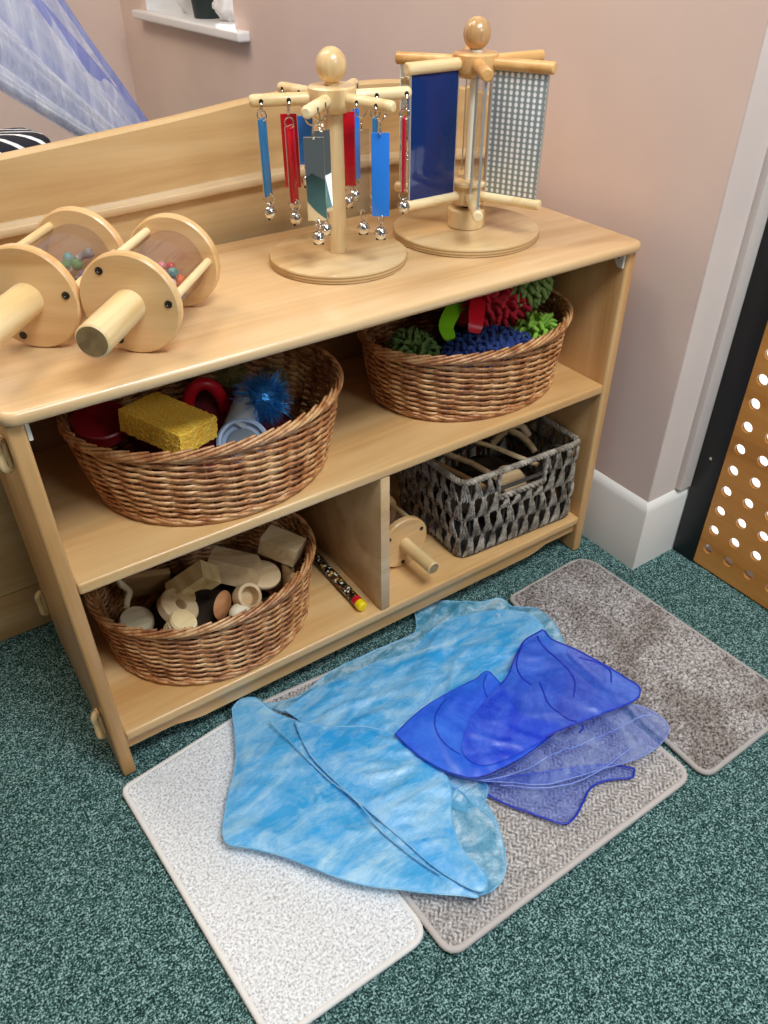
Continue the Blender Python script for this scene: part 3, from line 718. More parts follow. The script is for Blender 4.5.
endgrain_ball = wood('ball_walnut', 'cda877', 'b98f5e', 'a07748', 'z', .25, .5, big=3)
panel_tree()

# ------------------------------------------------------------------ rugs on the carpet
def inside(p, poly):
    x, y = p; c = False; n = len(poly)
    for i in range(n):
        (x1, y1), (x2, y2) = poly[i], poly[i - 1]
        if (y1 > y) != (y2 > y) and x < (x2 - x1) * (y - y1) / (y2 - y1) + x1: c = not c
    return c
def edge_dist(p, poly):
    p = Vector(p); best = 1e9
    for i in range(len(poly)):
        a = Vector(poly[i - 1]); b = Vector(poly[i]); ab = b - a; L = ab.length_squared
        u = max(0, min(1, (p - a).dot(ab) / L)) if L > 0 else 0; best = min(best, (p - a - ab * u).length)
    return best
def round_poly(C, r, n=6):
    out = []; C = [Vector(c) for c in C]
    for i in range(len(C)):
        a = (C[i - 1] - C[i]).normalized(); b = (C[(i + 1) % len(C)] - C[i]).normalized(); q = r[i] if hasattr(r, '__len__') else r
        for k in range(n + 1):
            u = k / n; out.append(tuple(C[i] + a * q * (1 - u) ** 2 + b * q * u ** 2))
    return out
def dense(poly, d):
    out = []
    for i in range(len(poly)):
        a = Vector(poly[i]); b = Vector(poly[(i + 1) % len(poly)]); k = max(1, int((b - a).length / d))
        for j in range(k): out.append(tuple(a.lerp(b, j / k)))
    return out
def triangulate(poly, step, seed=1, jit=.25):
    raw = poly; poly = dense(poly, step); rnd = random.Random(seed)
    xs = [p[0] for p in poly]; ys = [p[1] for p in poly]; pts = list(poly); y = min(ys); row = 0
    while y < max(ys):
        x = min(xs) + (step / 2 if row % 2 else 0)
        while x < max(xs):
            q = (x + rnd.uniform(-jit, jit) * step, y + rnd.uniform(-jit, jit) * step)
            if inside(q, raw) and edge_dist(q, raw) > step * .55: pts.append(q)
            x += step
        y += step * .87; row += 1
    n = len(poly); r = delaunay_2d_cdt([Vector(p) for p in pts], [(i, (i + 1) % n) for i in range(n)], [], 1, 1e-7)
    return [tuple(v) for v in r[0]], [tuple(f) for f in r[2]], poly, raw
def rug(name, label, corners, rad, m, hem_m, hfun, step=.0032, h=.010, seed=1):
    poly = round_poly(corners, rad); V, F, bd, raw = triangulate(poly, step, seed)
    root = thing(name, label, 'rug', (sum(c[0] for c in corners) / 4, sum(c[1] for c in corners) / 4, 0.0))
    mb = MB(); vs = []
    for (x, y) in V:
        e = edge_dist((x, y), raw); k = min(1, e / .006); vs.append((x, y, .004 + (h - .004) * sqrt(1 - (1 - k) ** 2) + hfun(x, y) * k))
    mb.add(vs, F); n = len(bd)
    mb.add([(x, y, z) for z in (.004, .0008) for x, y in bd], [(i, (i + 1) % n, n + (i + 1) % n, n + i) for i in range(n)] + [tuple(range(n, 2 * n))])
    mb.build('pile', m, root, angle=180)
    mb = MB(); pd = dense(poly, .0025)
    mb.tube([(x, y, .0055 + .0006 * (i % 2)) for i, (x, y) in enumerate(pd)], [.0042 + .0007 * (i % 2) for i in range(len(pd))], 8, closed=True)
    mb.build('bound_edge', hem_m, root, angle=180)
    return root
def lumps(x, y, s=420, a=.0016): return a * noise.noise(Vector((x * s, y * s, 0))) + a * .7 * noise.noise(Vector((x * s * .4, y * s * .4, 4)))
white_rug = rug_material('cream_loop_pile', 'b0aeae', 'e6e4e3', 'fafafa', 300, None, 1.0)
rug('floor_mat', 'cream white looped carpet mat on the floor at the left end of the shelf', [(-.0085, -.0215), (.205, .005), (.2285, -.421), (.0215, -.4195)], [.012, .012, .024, .014], white_rug, mat('cream_binding', 'e2dcd6', .9), lambda x, y: lumps(x, y, 420, .002))
herr = rug_material('greige_herringbone', '7a7370', 'aaa29d', 'cec8c4', 300, None, .6)
t = NT(herr)      # woven chevrons: rows of slanted loops that reverse from column to column
_g = t.add('ShaderNodeTexCoord'); _s = t.add('ShaderNodeSeparateXYZ'); t.link(_g.outputs['Object'], _s.inputs[0])
def _m(op, a, b=None, c=None):
    n = t.add('ShaderNodeMath', operation=op)
    for i, v in enumerate((a, b, c)):
        if v is None: continue
        if isinstance(v, (int, float)): n.inputs[i].default_value = v
        else: t.link(v, n.inputs[i])
    return n.outputs[0]
_zig = _m('MULTIPLY', _m('PINGPONG', _s.outputs['Y'], .0095), .9)
_wv = _m('SINE', _m('MULTIPLY', _m('ADD', _s.outputs['X'], _zig), 2 * pi / .0072))
_nz = t.noise(_g.outputs['Object'], 260, 2, .6)
_h = _m('MULTIPLY_ADD', _wv, .085, _nz)
t.link(t.ramp(_h, [(0.30, '6d6663'), (0.5, 'a39b96'), (0.72, 'd3cdc9')]), t.b.inputs['Base Color'])  # wave troughs darkened in colour, painting shade into the weave grooves
t.bump(_h, 1.0, .002)
def herringbone(x, y):
    px = .0105; k = math.floor(x / px); u = x / px - k; s = (u if k % 2 == 0 else 1 - u) * .011
    return .0018 * sin((y + s) / .0075 * 2 * pi) + .0007 * noise.noise(Vector((x * 500, y * 500, 2))) - .0010 * (1 - min(1, min(u, 1 - u) * 5))
rug('floor_mat', 'greige herringbone carpet mat, largest, in the middle under the scarves', [(.2200, .0045), (.668, -.022), (.671, -.4555), (.2375, -.4555)], [.012, .016, .024, .02], herr, mat('greige_binding', 'bdb3ad', .9), herringbone, .003, .009)
shag = rug_material('taupe_shag', '4e4845', '9f9793', 'd6d0cc', 230, 'd0cac6', 1.0)
rug('floor_mat', 'mottled taupe brown shag carpet mat nearest the white skirting corner', [(.7005, -.0340), (.896, -.0250), (.914, -.4660), (.688, -.4690)], [.012, .04, .03, .02], shag, mat('taupe_binding', 'aba39d', .9), lambda x, y: lumps(x, y, 330, .0042), .0032, .012)

# ------------------------------------------------------------------ organza scarves
P1 = [(0.219, -0.0056), (0.2716, -0.0249), (0.3389, -0.0093), (0.425, -0.0104), (0.5038, -0.0144), (0.5423, 0.0357), (0.5923, 0.017), (0.6391, -0.0179), (0.678, -0.0321), (0.6821, -0.0595), (0.7159, -0.0946), (0.7002, -0.1648), (0.6264, -0.2493), (0.5155, -0.2657), (0.4491, -0.2527), (0.4192, -0.2933), (0.4107, -0.3164), (0.3755, -0.3331), (0.3461, -0.2913), (0.3279, -0.2215), (0.2809, -0.1063)]
P2 = [(0.2404, -0.0406), (0.2977, -0.0327), (0.3493, -0.0385), (0.406, -0.0392), (0.4667, -0.0517), (0.5335, -0.0313), (0.5936, -0.0376), (0.6605, -0.0653), (0.6912, -0.1157), (0.6411, -0.186), (0.5017, -0.2361), (0.4185, -0.2441), (0.3555, -0.2319), (0.3102, -0.1706), (0.2633, -0.107)]
P3 = [(0.1748, 0.0054), (0.1916, 0.0125), (0.2137, 0.0022), (0.2254, -0.038), (0.2477, -0.0755), (0.2773, -0.1131), (0.292, -0.1856), (0.2969, -0.2656), (0.3026, -0.3477), (0.3033, -0.4237), (0.2827, -0.4142), (0.2261, -0.3669), (0.1803, -0.3237), (0.1288, -0.2495), (0.0972, -0.2134), (0.0741, -0.1844), (0.1021, -0.1333), (0.1398, -0.0822)]
P4 = [(0.2396, -0.0756), (0.278, -0.1126), (0.3258, -0.1472), (0.3522, -0.1865), (0.3683, -0.2425), (0.3647, -0.2885), (0.3347, -0.3314), (0.3195, -0.3715), (0.3227, -0.4133), (0.3031, -0.4272), (0.2786, -0.3788), (0.2633, -0.3136), (0.2428, -0.2243), (0.2295, -0.1382)]
P5 = [(0.3528, -0.2473), (0.3654, -0.2656), (0.3835, -0.2989), (0.3923, -0.3418), (0.3771, -0.3838), (0.3546, -0.4175), (0.33, -0.4288), (0.3033, -0.4243), (0.2852, -0.4015), (0.2893, -0.3442), (0.3188, -0.2773)]
H1 = [(0.1887, 0.0043), (0.2084, -0.0563), (0.2196, -0.1271), (0.2316, -0.1903), (0.2437, -0.2356), (0.2474, -0.2908), (0.2599, -0.3405), (0.2756, -0.3826), (0.2945, -0.4182)]
H2 = [(0.3499, -0.258), (0.3694, -0.2828), (0.3748, -0.32), (0.3834, -0.3474), (0.381, -0.3686)]
H3 = [(0.2816, -0.1463), (0.2615, -0.1734), (0.2557, -0.1987), (0.2343, -0.2125)]
A = [(0.3449, -0.1842), (0.3782, -0.1748), (0.4202, -0.1677), (0.4677, -0.1678), (0.5055, -0.1697), (0.5313, -0.1677), (0.5323, -0.1974), (0.5269, -0.2312), (0.5181, -0.2589), (0.5399, -0.289), (0.5517, -0.3078), (0.5061, -0.3144), (0.4577, -0.3157), (0.3987, -0.3064), (0.3718, -0.2786), (0.3528, -0.2345)]
Bp = [(0.4479, -0.2278), (0.5083, -0.2061), (0.5492, -0.1959), (0.587, -0.1719), (0.6179, -0.1565), (0.6505, -0.1544), (0.6617, -0.1566), (0.6585, -0.1787), (0.6736, -0.2153), (0.6863, -0.2571), (0.6947, -0.2949), (0.6981, -0.3257), (0.6766, -0.3389), (0.6431, -0.3341), (0.6028, -0.3265), (0.5526, -0.316), (0.4966, -0.3133), (0.4451, -0.3083), (0.4112, -0.295), (0.4059, -0.2618)]
C = [(0.3745, -0.2533), (0.4021, -0.2973), (0.4587, -0.3104), (0.5241, -0.308), (0.5857, -0.307), (0.6329, -0.3123), (0.6815, -0.3316), (0.6985, -0.3614), (0.6955, -0.3903), (0.6645, -0.4034), (0.6183, -0.4028), (0.5636, -0.3875), (0.5114, -0.3715), (0.476, -0.3589), (0.4324, -0.3255), (0.3963, -0.2934)]
Dd = [(0.4099, -0.3044), (0.4065, -0.3192), (0.417, -0.3449), (0.436, -0.3742), (0.4524, -0.3995), (0.4649, -0.4132), (0.4844, -0.4123), (0.5097, -0.4023), (0.5348, -0.393), (0.5639, -0.3993), (0.5908, -0.4137), (0.6005, -0.4105), (0.6033, -0.4025), (0.5705, -0.3742), (0.4903, -0.3357), (0.437, -0.3113)]
h1 = [(0.6428, -0.1612), (0.6364, -0.1728), (0.6342, -0.2026), (0.6314, -0.2408), (0.6231, -0.2641), (0.601, -0.284)]
h2 = [(0.6123, -0.1591), (0.5772, -0.1841), (0.563, -0.2113), (0.5636, -0.2331)]
h3 = [(0.579, -0.2341), (0.5624, -0.2691), (0.5639, -0.2968), (0.5763, -0.3268), (0.5626, -0.3344)]
h4 = [(0.4438, -0.1758), (0.4146, -0.1896), (0.3973, -0.2124), (0.3933, -0.2388), (0.4005, -0.2639)]
h5 = [(0.525, -0.1743), (0.5058, -0.19), (0.4972, -0.2189), (0.5071, -0.2524)]
h6 = [(0.6662, -0.232), (0.6806, -0.2544), (0.6851, -0.2773), (0.6697, -0.2958)]
h7 = [(0.3688, -0.2603), (0.4059, -0.3029), (0.4592, -0.3256), (0.5204, -0.3314), (0.595, -0.3469), (0.6709, -0.3551), (0.6938, -0.3639)]
h8 = [(0.4226, -0.3256), (0.4716, -0.3626), (0.5192, -0.3817), (0.5728, -0.387), (0.6202, -0.3849)]

Bo = [(0.5259, -0.204), (0.5492, -0.1959), (0.587, -0.1719), (0.6179, -0.1565), (0.6505, -0.1544), (0.6617, -0.1566), (0.6585, -0.1787), (0.6736, -0.2153), (0.6863, -0.2571), (0.6947, -0.2949), (0.6981, -0.3257), (0.6766, -0.3389), (0.6431, -0.3341), (0.6028, -0.3265), (0.5526, -0.316), (0.5166, -0.3125)]
def organza2(name, deep, light, op_lo, op_hi, scale=14, thr=(.52, .70), stretch=(1, 1, 1), rot=0.0, trans=.22, crink=.3):
    m = bpy.data.materials.new(name); m.use_nodes = True; t = NT(m); out = t.n['Material Output']; t.n.remove(t.b)
    v = t.coords(stretch, False); v.node.inputs['Rotation'].default_value = (0, 0, rot)
    f1 = t.noise(v, scale, 6, .62, 1.1)
    f2 = t.noise(v, scale * 5.5, 4, .65, 1.8)
    mx = t.add('ShaderNodeMath', operation='MULTIPLY_ADD'); mx.inputs[1].default_value = .32; t.link(f2, mx.inputs[0]); t.link(f1, mx.inputs[2])
    sb = t.add('ShaderNodeMath', operation='SUBTRACT'); sb.inputs[1].default_value = .16; t.link(mx.outputs[0], sb.inputs[0]); f = sb.outputs[0]
    cc = t.ramp(f, [(thr[0] - .12, deep), (thr[1], light)])
    d = t.add('ShaderNodeBsdfDiffuse'); tr = t.add('ShaderNodeBsdfTranslucent'); gl = t.add('ShaderNodeBsdfGlossy'); gl.inputs['Roughness'].default_value = .35
    tp = t.add('ShaderNodeBsdfTransparent'); t.link(cc, d.inputs[0]); t.link(cc, tr.inputs[0])
    m1 = t.add('ShaderNodeMixShader'); m1.inputs[0].default_value = trans; t.link(d.outputs[0], m1.inputs[1]); t.link(tr.outputs[0], m1.inputs[2])
    m2 = t.add('ShaderNodeMixShader'); m2.inputs[0].default_value = .07; t.link(m1.outputs[0], m2.inputs[1]); t.link(gl.outputs[0], m2.inputs[2])
    mr = t.add('ShaderNodeMapRange'); mr.inputs['From Min'].default_value = .38; mr.inputs['From Max'].default_value = .66
    mr.inputs['To Min'].default_value = op_lo; mr.inputs['To Max'].default_value = op_hi; t.link(f, mr.inputs[0])
    tc_ = lin(deep); tp.inputs[0].default_value = tuple(.3 * x + .7 for x in tc_[:3]) + (1,)
    m3 = t.add('ShaderNodeMixShader'); t.link(mr.outputs[0], m3.inputs[0]); t.link(tp.outputs[0], m3.inputs[1]); t.link(m2.outputs[0], m3.inputs[2])
    bp = t.add('ShaderNodeBump'); bp.inputs['Strength'].default_value = crink; bp.inputs['Distance'].default_value = .003
    t.link(f2, bp.inputs['Height'])
    for q in (d, tr, gl): t.link(bp.outputs[0], q.inputs['Normal'])
    t.link(m3.outputs[0], out.inputs[0]); MATS[name] = m; return m
def cloth_sheet(mb, poly, z0, amp, dirn, seed, ridges=(), lines=(), step=.0046, hem=.0010, mi=0, hem_mi=1, lo=.0135, freq=1.0, line_mi=None, line_r=None):
    poly = [tuple(p) for p in smooth_pts(list(poly) + [poly[0]], 4)[:-1]]
    V, F, bd, raw = triangulate(poly, step, seed, .15)
    ca, sa = cos(dirn), sin(dirn)
    def hgt(x, y):
        e = edge_dist((x, y), poly)
        u = (x * ca + y * sa) * 6 * freq; w = (-x * sa + y * ca) * 20 * freq
        wp = noise.noise(Vector((x * 7, y * 7, seed))) * 1.6
        r1 = 1 - abs(noise.noise(Vector((u, w + wp, seed)))) * 2.4
        r2 = 1 - abs(noise.noise(Vector((u * 2.3, w * 2.1 + wp, seed + 9)))) * 2.2
        z = z0 + amp * (max(0, r1) ** 1.6 * .7 + .35 * max(0, r2) ** 2) * min(1, e / .02 + .3)
        for (a, b, h, wd_) in ridges:
            A = Vector(a); B = Vector(b); pth = B - A; uu = max(0, min(1, (Vector((x, y)) - A).dot(pth) / pth.length_squared)); d = (Vector((x, y)) - A - pth * uu).length
            z += h * math.exp(-(d / wd_) ** 2)
        return z
    mb.cur = mi; mb.add([(x, y, max(lo, hgt(x, y))) for x, y in V], F)
    mb.cur = hem_mi; mb.tube([(x, y, max(lo, hgt(x, y)) + .0002) for x, y in bd], hem, 6, closed=True)
    if line_mi is not None: mb.cur = line_mi
    for ln in lines:
        pts = smooth_pts(list(ln), 8); mb.tube([(x, y, max(lo, hgt(x, y)) + .0007) for x, y in pts], line_r or hem * 1.15, 6)
    mb.cur = 0
def scarf(name, label, sheets, ms):
    mb = MB()
    for s in sheets: cloth_sheet(mb, **s)
    return props(mb.build(name, ms, None, angle=180), label, 'scarf')
pale = organza2('pale_blue_organza', '30b8fa', 'c6ecfc', .80, .92, 9, thr=(.50, .76), stretch=(1, 2.6, 1), rot=1.35, crink=.4)  # pale streaks paint the organza's wispy sheen highlights into the colour
pale_thin = organza2('pale_blue_thin', '66ccf8', 'e0f6ff', .45, .85, 19, stretch=(1, 1.6, 1), rot=-.4, crink=.7)
pale_hem = organza2('pale_blue_hem', '74c8f0', 'b9e4f8', .75, .85)
scarf('organza_scarf', 'large pale blue organza scarf crumpled over the cream and greige mats', [
    dict(poly=P1, z0=.0165, amp=.010, dirn=.3, seed=3, mi=2, freq=1.5),
    dict(poly=P2, z0=.0245, amp=.008, dirn=.2, seed=7, hem=.0005, hem_mi=0),
    dict(poly=P5, z0=.021, amp=.011, dirn=-1.0, seed=11, mi=2, lines=[H2], freq=1.6),
    dict(poly=P3, z0=.027, amp=.007, dirn=-1.1, seed=5, freq=.8),
    dict(poly=P4, z0=.035, amp=.007, dirn=-1.0, seed=9, lines=[H1[1:8]])],
    [pale, pale_hem, pale_thin])
royal = organza2('royal_blue_organza', '1852ea', '3f88f8', .84, .94, 10, thr=(.5, .74), crink=.1)
royal_mid = organza2('royal_blue_layer', '2350ea', '5a8af6', .55, .76, 10, thr=(.5, .74), crink=.1)
royal_thin = organza2('royal_blue_thin', '5a82f0', 'b8caf8', .22, .50, 14, crink=.2)
royal_hem = organza2('royal_blue_hem', '0d2fbe', '1c44d8', .92, .96); lav_hem = organza2('lavender_hem', '8ba4f0', 'b4c6f8', .7, .8)
scarf('organza_scarf', 'royal blue organza scarf lying partly on the large pale blue one', [
    dict(poly=Dd, z0=.0155, amp=.004, dirn=.3, seed=2, mi=2, hem=.0015),
    dict(poly=C, z0=.028, amp=.006, dirn=.2, seed=4, mi=2, hem=.0009, hem_mi=3, lines=[h7, h8]),
    dict(poly=A, z0=.045, amp=.005, dirn=.6, seed=6, lines=[h4, h5], hem=.0008),
    dict(poly=Bp, z0=.050, amp=.006, dirn=-.9, seed=8, mi=4, hem_mi=4, lines=[Bo, h1, h2, h3, h6], line_mi=1, line_r=.0012, hem=.0003)],
    [royal, royal_hem, royal_thin, lav_hem, royal_mid])

# ------------------------------------------------------------------ what the baskets hold
red_pl = mat('red_plastic', 'c81226', .3); dark_red = mat('dark_red_cloth', '6e1420', .85)
def cloth_bundle(c, r, m, label, seed, sq): return crumple('folded_cloth', c, r, m, label, 'cloth', seed, sq)
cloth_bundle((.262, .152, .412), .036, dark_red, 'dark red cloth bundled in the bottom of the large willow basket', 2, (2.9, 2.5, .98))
def sponge():
    root_l = 'yellow open-celled sponge block resting on the front rim of the large willow basket'
    c = Vector((.190, .097, .478)); rot = Matrix.Rotation(radians(25), 3, 'Z') @ Matrix.Rotation(radians(4), 3, 'Y') @ Matrix.Rotation(radians(4), 3, 'X')
    dx, dy, dz = .066, .102, .030; mb = MB(); st = .0017
    ax = (rot @ Vector((1, 0, 0)), rot @ Vector((0, 1, 0)), rot @ Vector((0, 0, 1)))
    def face(o, u, v, lu, lv):
        nu, nv = int(lu / st), int(lv / st); vs = []; nn = u.cross(v)
        for i in range(nu + 1):
            for j in range(nv + 1):
                p = o + u * (lu * i / nu) + v * (lv * j / nv); w = p - c; l = Vector((w.dot(ax[0]) / (dx / 2), w.dot(ax[1]) / (dy / 2), w.dot(ax[2]) / (dz / 2)))
                p = p + (noise.noise_vector(p * 330) * .0011 + noise.noise_vector(p * 700) * .0009)
                vs.append(p)
        mb.add(vs, [(i * (nv + 1) + j, (i + 1) * (nv + 1) + j, (i + 1) * (nv + 1) + j + 1, i * (nv + 1) + j + 1) for i in range(nu) for j in range(nv)])
    h = (ax[0] * dx / 2, ax[1] * dy / 2, ax[2] * dz / 2)
    for (a, b_, d, la, lb) in ((0, 1, 2, dx, dy), (1, 2, 0, dy, dz), (2, 0, 1, dz, dx)):
        face(c - h[a] - h[b_] + h[d], ax[a], ax[b_], la, lb); face(c - h[a] - h[b_] - h[d], ax[a], ax[b_], la, lb)
    m = mat('yellow_sponge', 'ffc21c', .35); t = NT(m); v = t.coords((1, 1, 1), False)
    vr = t.add('ShaderNodeTexVoronoi'); vr.inputs['Scale'].default_value = 420; t.link(v, vr.inputs['Vector'])
    t.link(t.ramp(vr.outputs['Distance'], [(0.05, 'e08600'), (0.25, 'ffb010'), (0.6, 'ffd860')]), t.b.inputs['Base Color']); t.bump(vr.outputs['Distance'], .45, .002)
    m.node_tree.nodes['Principled BSDF'].inputs['Subsurface Weight'].default_value = .0
    props(mb.build('sponge_block', m, angle=80), root_l, 'sponge')
sponge()
mb = MB(); arc = [Vector((.262, .155, .440)) + Vector((.030 * cos(a) * .83, -.030 * cos(a) * .2, .047 * sin(a))) for a in [pi * i / 16 for i in range(17)]]
mb.tube(arc, [.0085] * 17, 12); 
for i, v in enumerate(mb.v): pass
props(mb.build('plastic_arch', red_pl), 'glossy red plastic arch standing behind the yellow sponge', 'arch toy')
mb = MB(); mb.lathe([(.030, 0), (.034, .002), (.036, .02), (.034, .022), (.032, .004), (.0, .002)], (0, 0, 0), 32); mb.xf(Matrix.Translation((.125, .175, .452)) @ Matrix.Rotation(.3, 4, 'X'))
props(mb.build('plastic_dish', mat('shaded_red_plastic', '8c0e1c', .4)), 'shallow red plastic dish in shadow at the left inside the large basket', 'dish')  # red darkened to put the basket's shadow into the dish colour
def fluff(name, label, cat, c, r, m, n, ln, w, seed, core=None):
    rnd = random.Random(seed); mb = MB(); c = Vector(c)
    mb.ball(c, r * .62, 16)
    for i in range(n):
        z = rnd.uniform(-1, 1); a = rnd.uniform(0, 2 * pi); q = sqrt(1 - z * z); d = Vector((q * cos(a), q * sin(a), z))
        tip = c + d * r * rnd.uniform(.8, 1.0) + Vector((rnd.uniform(-1, 1), rnd.uniform(-1, 1), rnd.uniform(-1, 1))) * r * .25
        s_ = d.orthogonal().normalized() * w; b0 = c + d * r * .5
        mb.add([b0 - s_, b0 + s_, tip], [(0, 1, 2)])
    o = mb.build(name, m, smooth=False); return props(o, label, cat)
tins = mat('blue_tinsel', '3a8ad0', .38, .6)
fluff('tinsel_ball', 'shiny blue tinsel pompom ball inside the large basket, behind its front rim', 'ball', (.322, .100, .470), .040, tins, 1300, 0, .0009, 3)
fluff('bristle_tuft', 'olive brown bristle brush head at the back of the large basket', 'brush', (.318, .185, .474), .026, mat('olive_bristle', '7c7038', .7), 900, 0, .0006, 5)
fluff('loofah_ball', 'brown netted ball at the back right inside the large basket', 'ball', (.362, .150, .466), .026, mat('brown_net', '75623f', .8), 700, 0, .0012, 6)
t = thing('clear_tumbler', 'clear plastic tumbler lying behind the blue grey saucer in the large basket', 'tumbler', (.285, .10, .44))
mb = MB(); mb.lathe([(.017, 0), (.022, .06), (.0205, .06), (.0155, .002), (.0, .002)], (0, 0, 0), 28); mb.xf(Matrix.Translation((.270, .082, .448)) @ Matrix.Rotation(radians(35), 4, 'Z') @ Matrix.Rotation(radians(68), 4, 'Y')); mb.build('cup_wall', acrylic('frosted_plastic', (.9, .9, .9), .2, 'c8ccd0', .45), t)
t = thing('grey_lid', 'pale blue grey plastic saucer tilted behind the front rim of the large basket', 'lid', (.268, .062, .45))
t.name = 'plastic_lid'  # a plastic lid, only saucer-like in shape
Mx = Matrix.Translation((.270, .058, .438)) @ Matrix.Rotation(radians(35), 4, 'X') @ Matrix.Rotation(radians(-12), 4, 'Y')
gl_ = mat('blue_grey_plastic', '8d9cb4', .3)
mb = MB(); mb.lathe([(.030, 0), (.034, .001), (.034, .010), (.031, .012), (.028, .011), (.027, .003), (.0, .003)], (0, 0, 0), 40); mb.xf(Mx); mb.build('rim_ring', gl_, t)
mb = MB(); mb.lathe([(1e-7, .0034), (.022, .0034), (.021, .0060), (.018, .0060), (1e-7, .0048)], (0, 0, 0), 40); mb.xf(Mx); mb.build('centre_disc', mat('dark_grey_plastic', '4c5560', .4), t)

# chenille mitts
def mitt(name, label, c, sz, m, n, ln, r, seed, tilt=(0, 0, 0)):
    rnd = random.Random(seed); c = Vector(c); R = Matrix.Rotation(tilt[2], 3, 'Z') @ Matrix.Rotation(tilt[1], 3, 'Y') @ Matrix.Rotation(tilt[0], 3, 'X')
    root = thing(name, label, 'mitt', c)
    mb = MB(); mb.ball((0, 0, 0), 1, 24)
    mb.v = [c + R @ Vector((v.x * sz[0], v.y * sz[1], v.z * sz[2])) for v in mb.v]; mb.build('mitt_body', m, root)
    mb = MB(); g = pi * (3 - sqrt(5))
    for i in range(n):
        z = 1 - 1.7 * (i + .5) / n; a = i * g; q = sqrt(max(0, 1 - z * z)); d = Vector((q * cos(a), q * sin(a), z))
        p = c + R @ Vector((d.x * sz[0], d.y * sz[1], d.z * sz[2])); nn = (R @ Vector((d.x / sz[0], d.y / sz[1], d.z / sz[2]))).normalized()
        w = Vector((rnd.uniform(-1, 1), rnd.uniform(-1, 1), rnd.uniform(-.9, .3))) * .55
        p1 = p + (nn + w * .4).normalized() * ln * .5; p2 = p1 + (nn * .5 + w + Vector((0, 0, -.5))).normalized() * ln * .5
        mb.tube([p - nn * r, p, p1, p2, p2 + (p2 - p1).normalized() * r * .6], [r * .9, r, r * 1.05, r * .9, r * .35], 7)
    mb.build('chenille_strands', m, root, angle=80); return root
def chen(name, c):
    m = mat(name, c, .8); t = NT(m); v = t.coords((1, 1, 1)); n = t.noise(v, 700, 2); t.bump(n, .8, .001); m.node_tree.nodes['Principled BSDF'].inputs['Sheen Weight'].default_value = .15; return m
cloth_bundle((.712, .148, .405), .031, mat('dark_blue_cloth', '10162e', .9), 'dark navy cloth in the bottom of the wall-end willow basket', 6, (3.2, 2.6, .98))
navy = chen('navy_chenille', '12357a'); redc = chen('red_chenille', 'd81e38'); limec = chen('lime_chenille', '98b862'); dkg = chen('moss_chenille', '5c7a34')
mitt('chenille_mitt', 'navy blue chenille mitt at the front of the wall-end basket', (.705, .082, .446), (.068, .042, .024), navy, 260, .013, .0031, 1, (0, 0, -.35))
mitt('chenille_mitt', 'red chenille mitt hanging above the navy one under the shelf top', (.768, .158, .487), (.050, .034, .024), redc, 130, .024, .0040, 2, (.2, 0, -.2))
mitt('chenille_mitt', 'large pale green chenille mitt at the right of the red one', (.828, .160, .512), (.040, .042, .030), limec, 170, .019, .0040, 3, (.25, -.25, .1))
mitt('chenille_mitt', 'small bright green chenille tuft on the right rim of the wall-end basket', (.790, .070, .462), (.020, .018, .016), chen('bright_lime_chenille', '8fc03c'), 44, .022, .0036, 4)
mitt('chenille_mitt', 'moss green chenille mitt at the shaded left end of the wall-end basket', (.610, .150, .446), (.024, .036, .018), dkg, 90, .018, .0036, 5)
def strap(label, pts, w, th, m):
    mb = MB(); pts = [Vector(p) for p in pts]; P_ = [Vector(p) for p in smooth_pts([tuple(p) for p in pts], 6)]
    vs = []; N = len(P_); rt = R_ @ Vector((1, 0, 0))
    for i, p in enumerate(P_):
        tg = (P_[min(i + 1, N - 1)] - P_[max(i - 1, 0)]).normalized(); vw = (cam.location - p).normalized()
        vw = Vector((-.35, -.75, .55)).normalized(); s_ = tg.cross(vw).normalized(); nn = s_.cross(tg); ww = w * (.55 + .45 * sin(pi * i / (N - 1)) ** .5)
        vs += [p + s_ * ww + nn * th, p + s_ * ww - nn * th, p - s_ * ww - nn * th, p - s_ * ww + nn * th]
    mb.add(vs, [(i * 4 + k, i * 4 + (k + 1) % 4, (i + 1) * 4 + (k + 1) % 4, (i + 1) * 4 + k) for i in range(N - 1) for k in range(4)] + [(0, 1, 2, 3), tuple((N - 1) * 4 + k for k in range(4))])
    return props(mb.build('hanging_loop', m), label, 'loop')
strap('lime green rubber loop lying left of the red one above the navy mitt', [(.640, .098, .474), (.646, .118, .486), (.668, .135, .494), (.690, .150, .496), (.712, .160, .492)], .0125, .002, mat('lime_rubber', '84d020', .35))
strap('glossy red rubber loop hanging down over the navy mitt', [(.678, .090, .478), (.684, .094, .490), (.700, .112, .502), (.722, .135, .508), (.738, .150, .502)], .0125, .0035, mat('red_rubber', 'e0142c', .3))

# wooden blocks in the lower basket
GB = None
def item(name, label, cat, mb, m, M=None, angle=40):
    if M is not None: mb.xf(M)
    return props(mb.build(name, m, angle=angle), label, cat)
def TR(p, z=0, x=0, y=0): return Matrix.Translation(p) @ Matrix.Rotation(radians(z), 4, 'Z') @ Matrix.Rotation(radians(y), 4, 'Y') @ Matrix.Rotation(radians(x), 4, 'X')
def prism(prof, th, bev=0):
    n = len(prof); mb = MB(); mb.add([(x, -th / 2, z) for x, z in prof] + [(x, th / 2, z) for x, z in prof], [tuple(range(n - 1, -1, -1)), tuple(range(n, 2 * n))] + [(i, (i + 1) % n, n + (i + 1) % n, n + i) for i in range(n)]); return mb
arcp = [(-.035, -.016), (-.035, .016), (.035, .016), (.035, -.016), (.015, -.016)] + [(.015 * cos(a), -.016 + .015 * sin(a)) for a in [pi * i / 10 for i in range(1, 10)]] + [(-.015, -.016)]
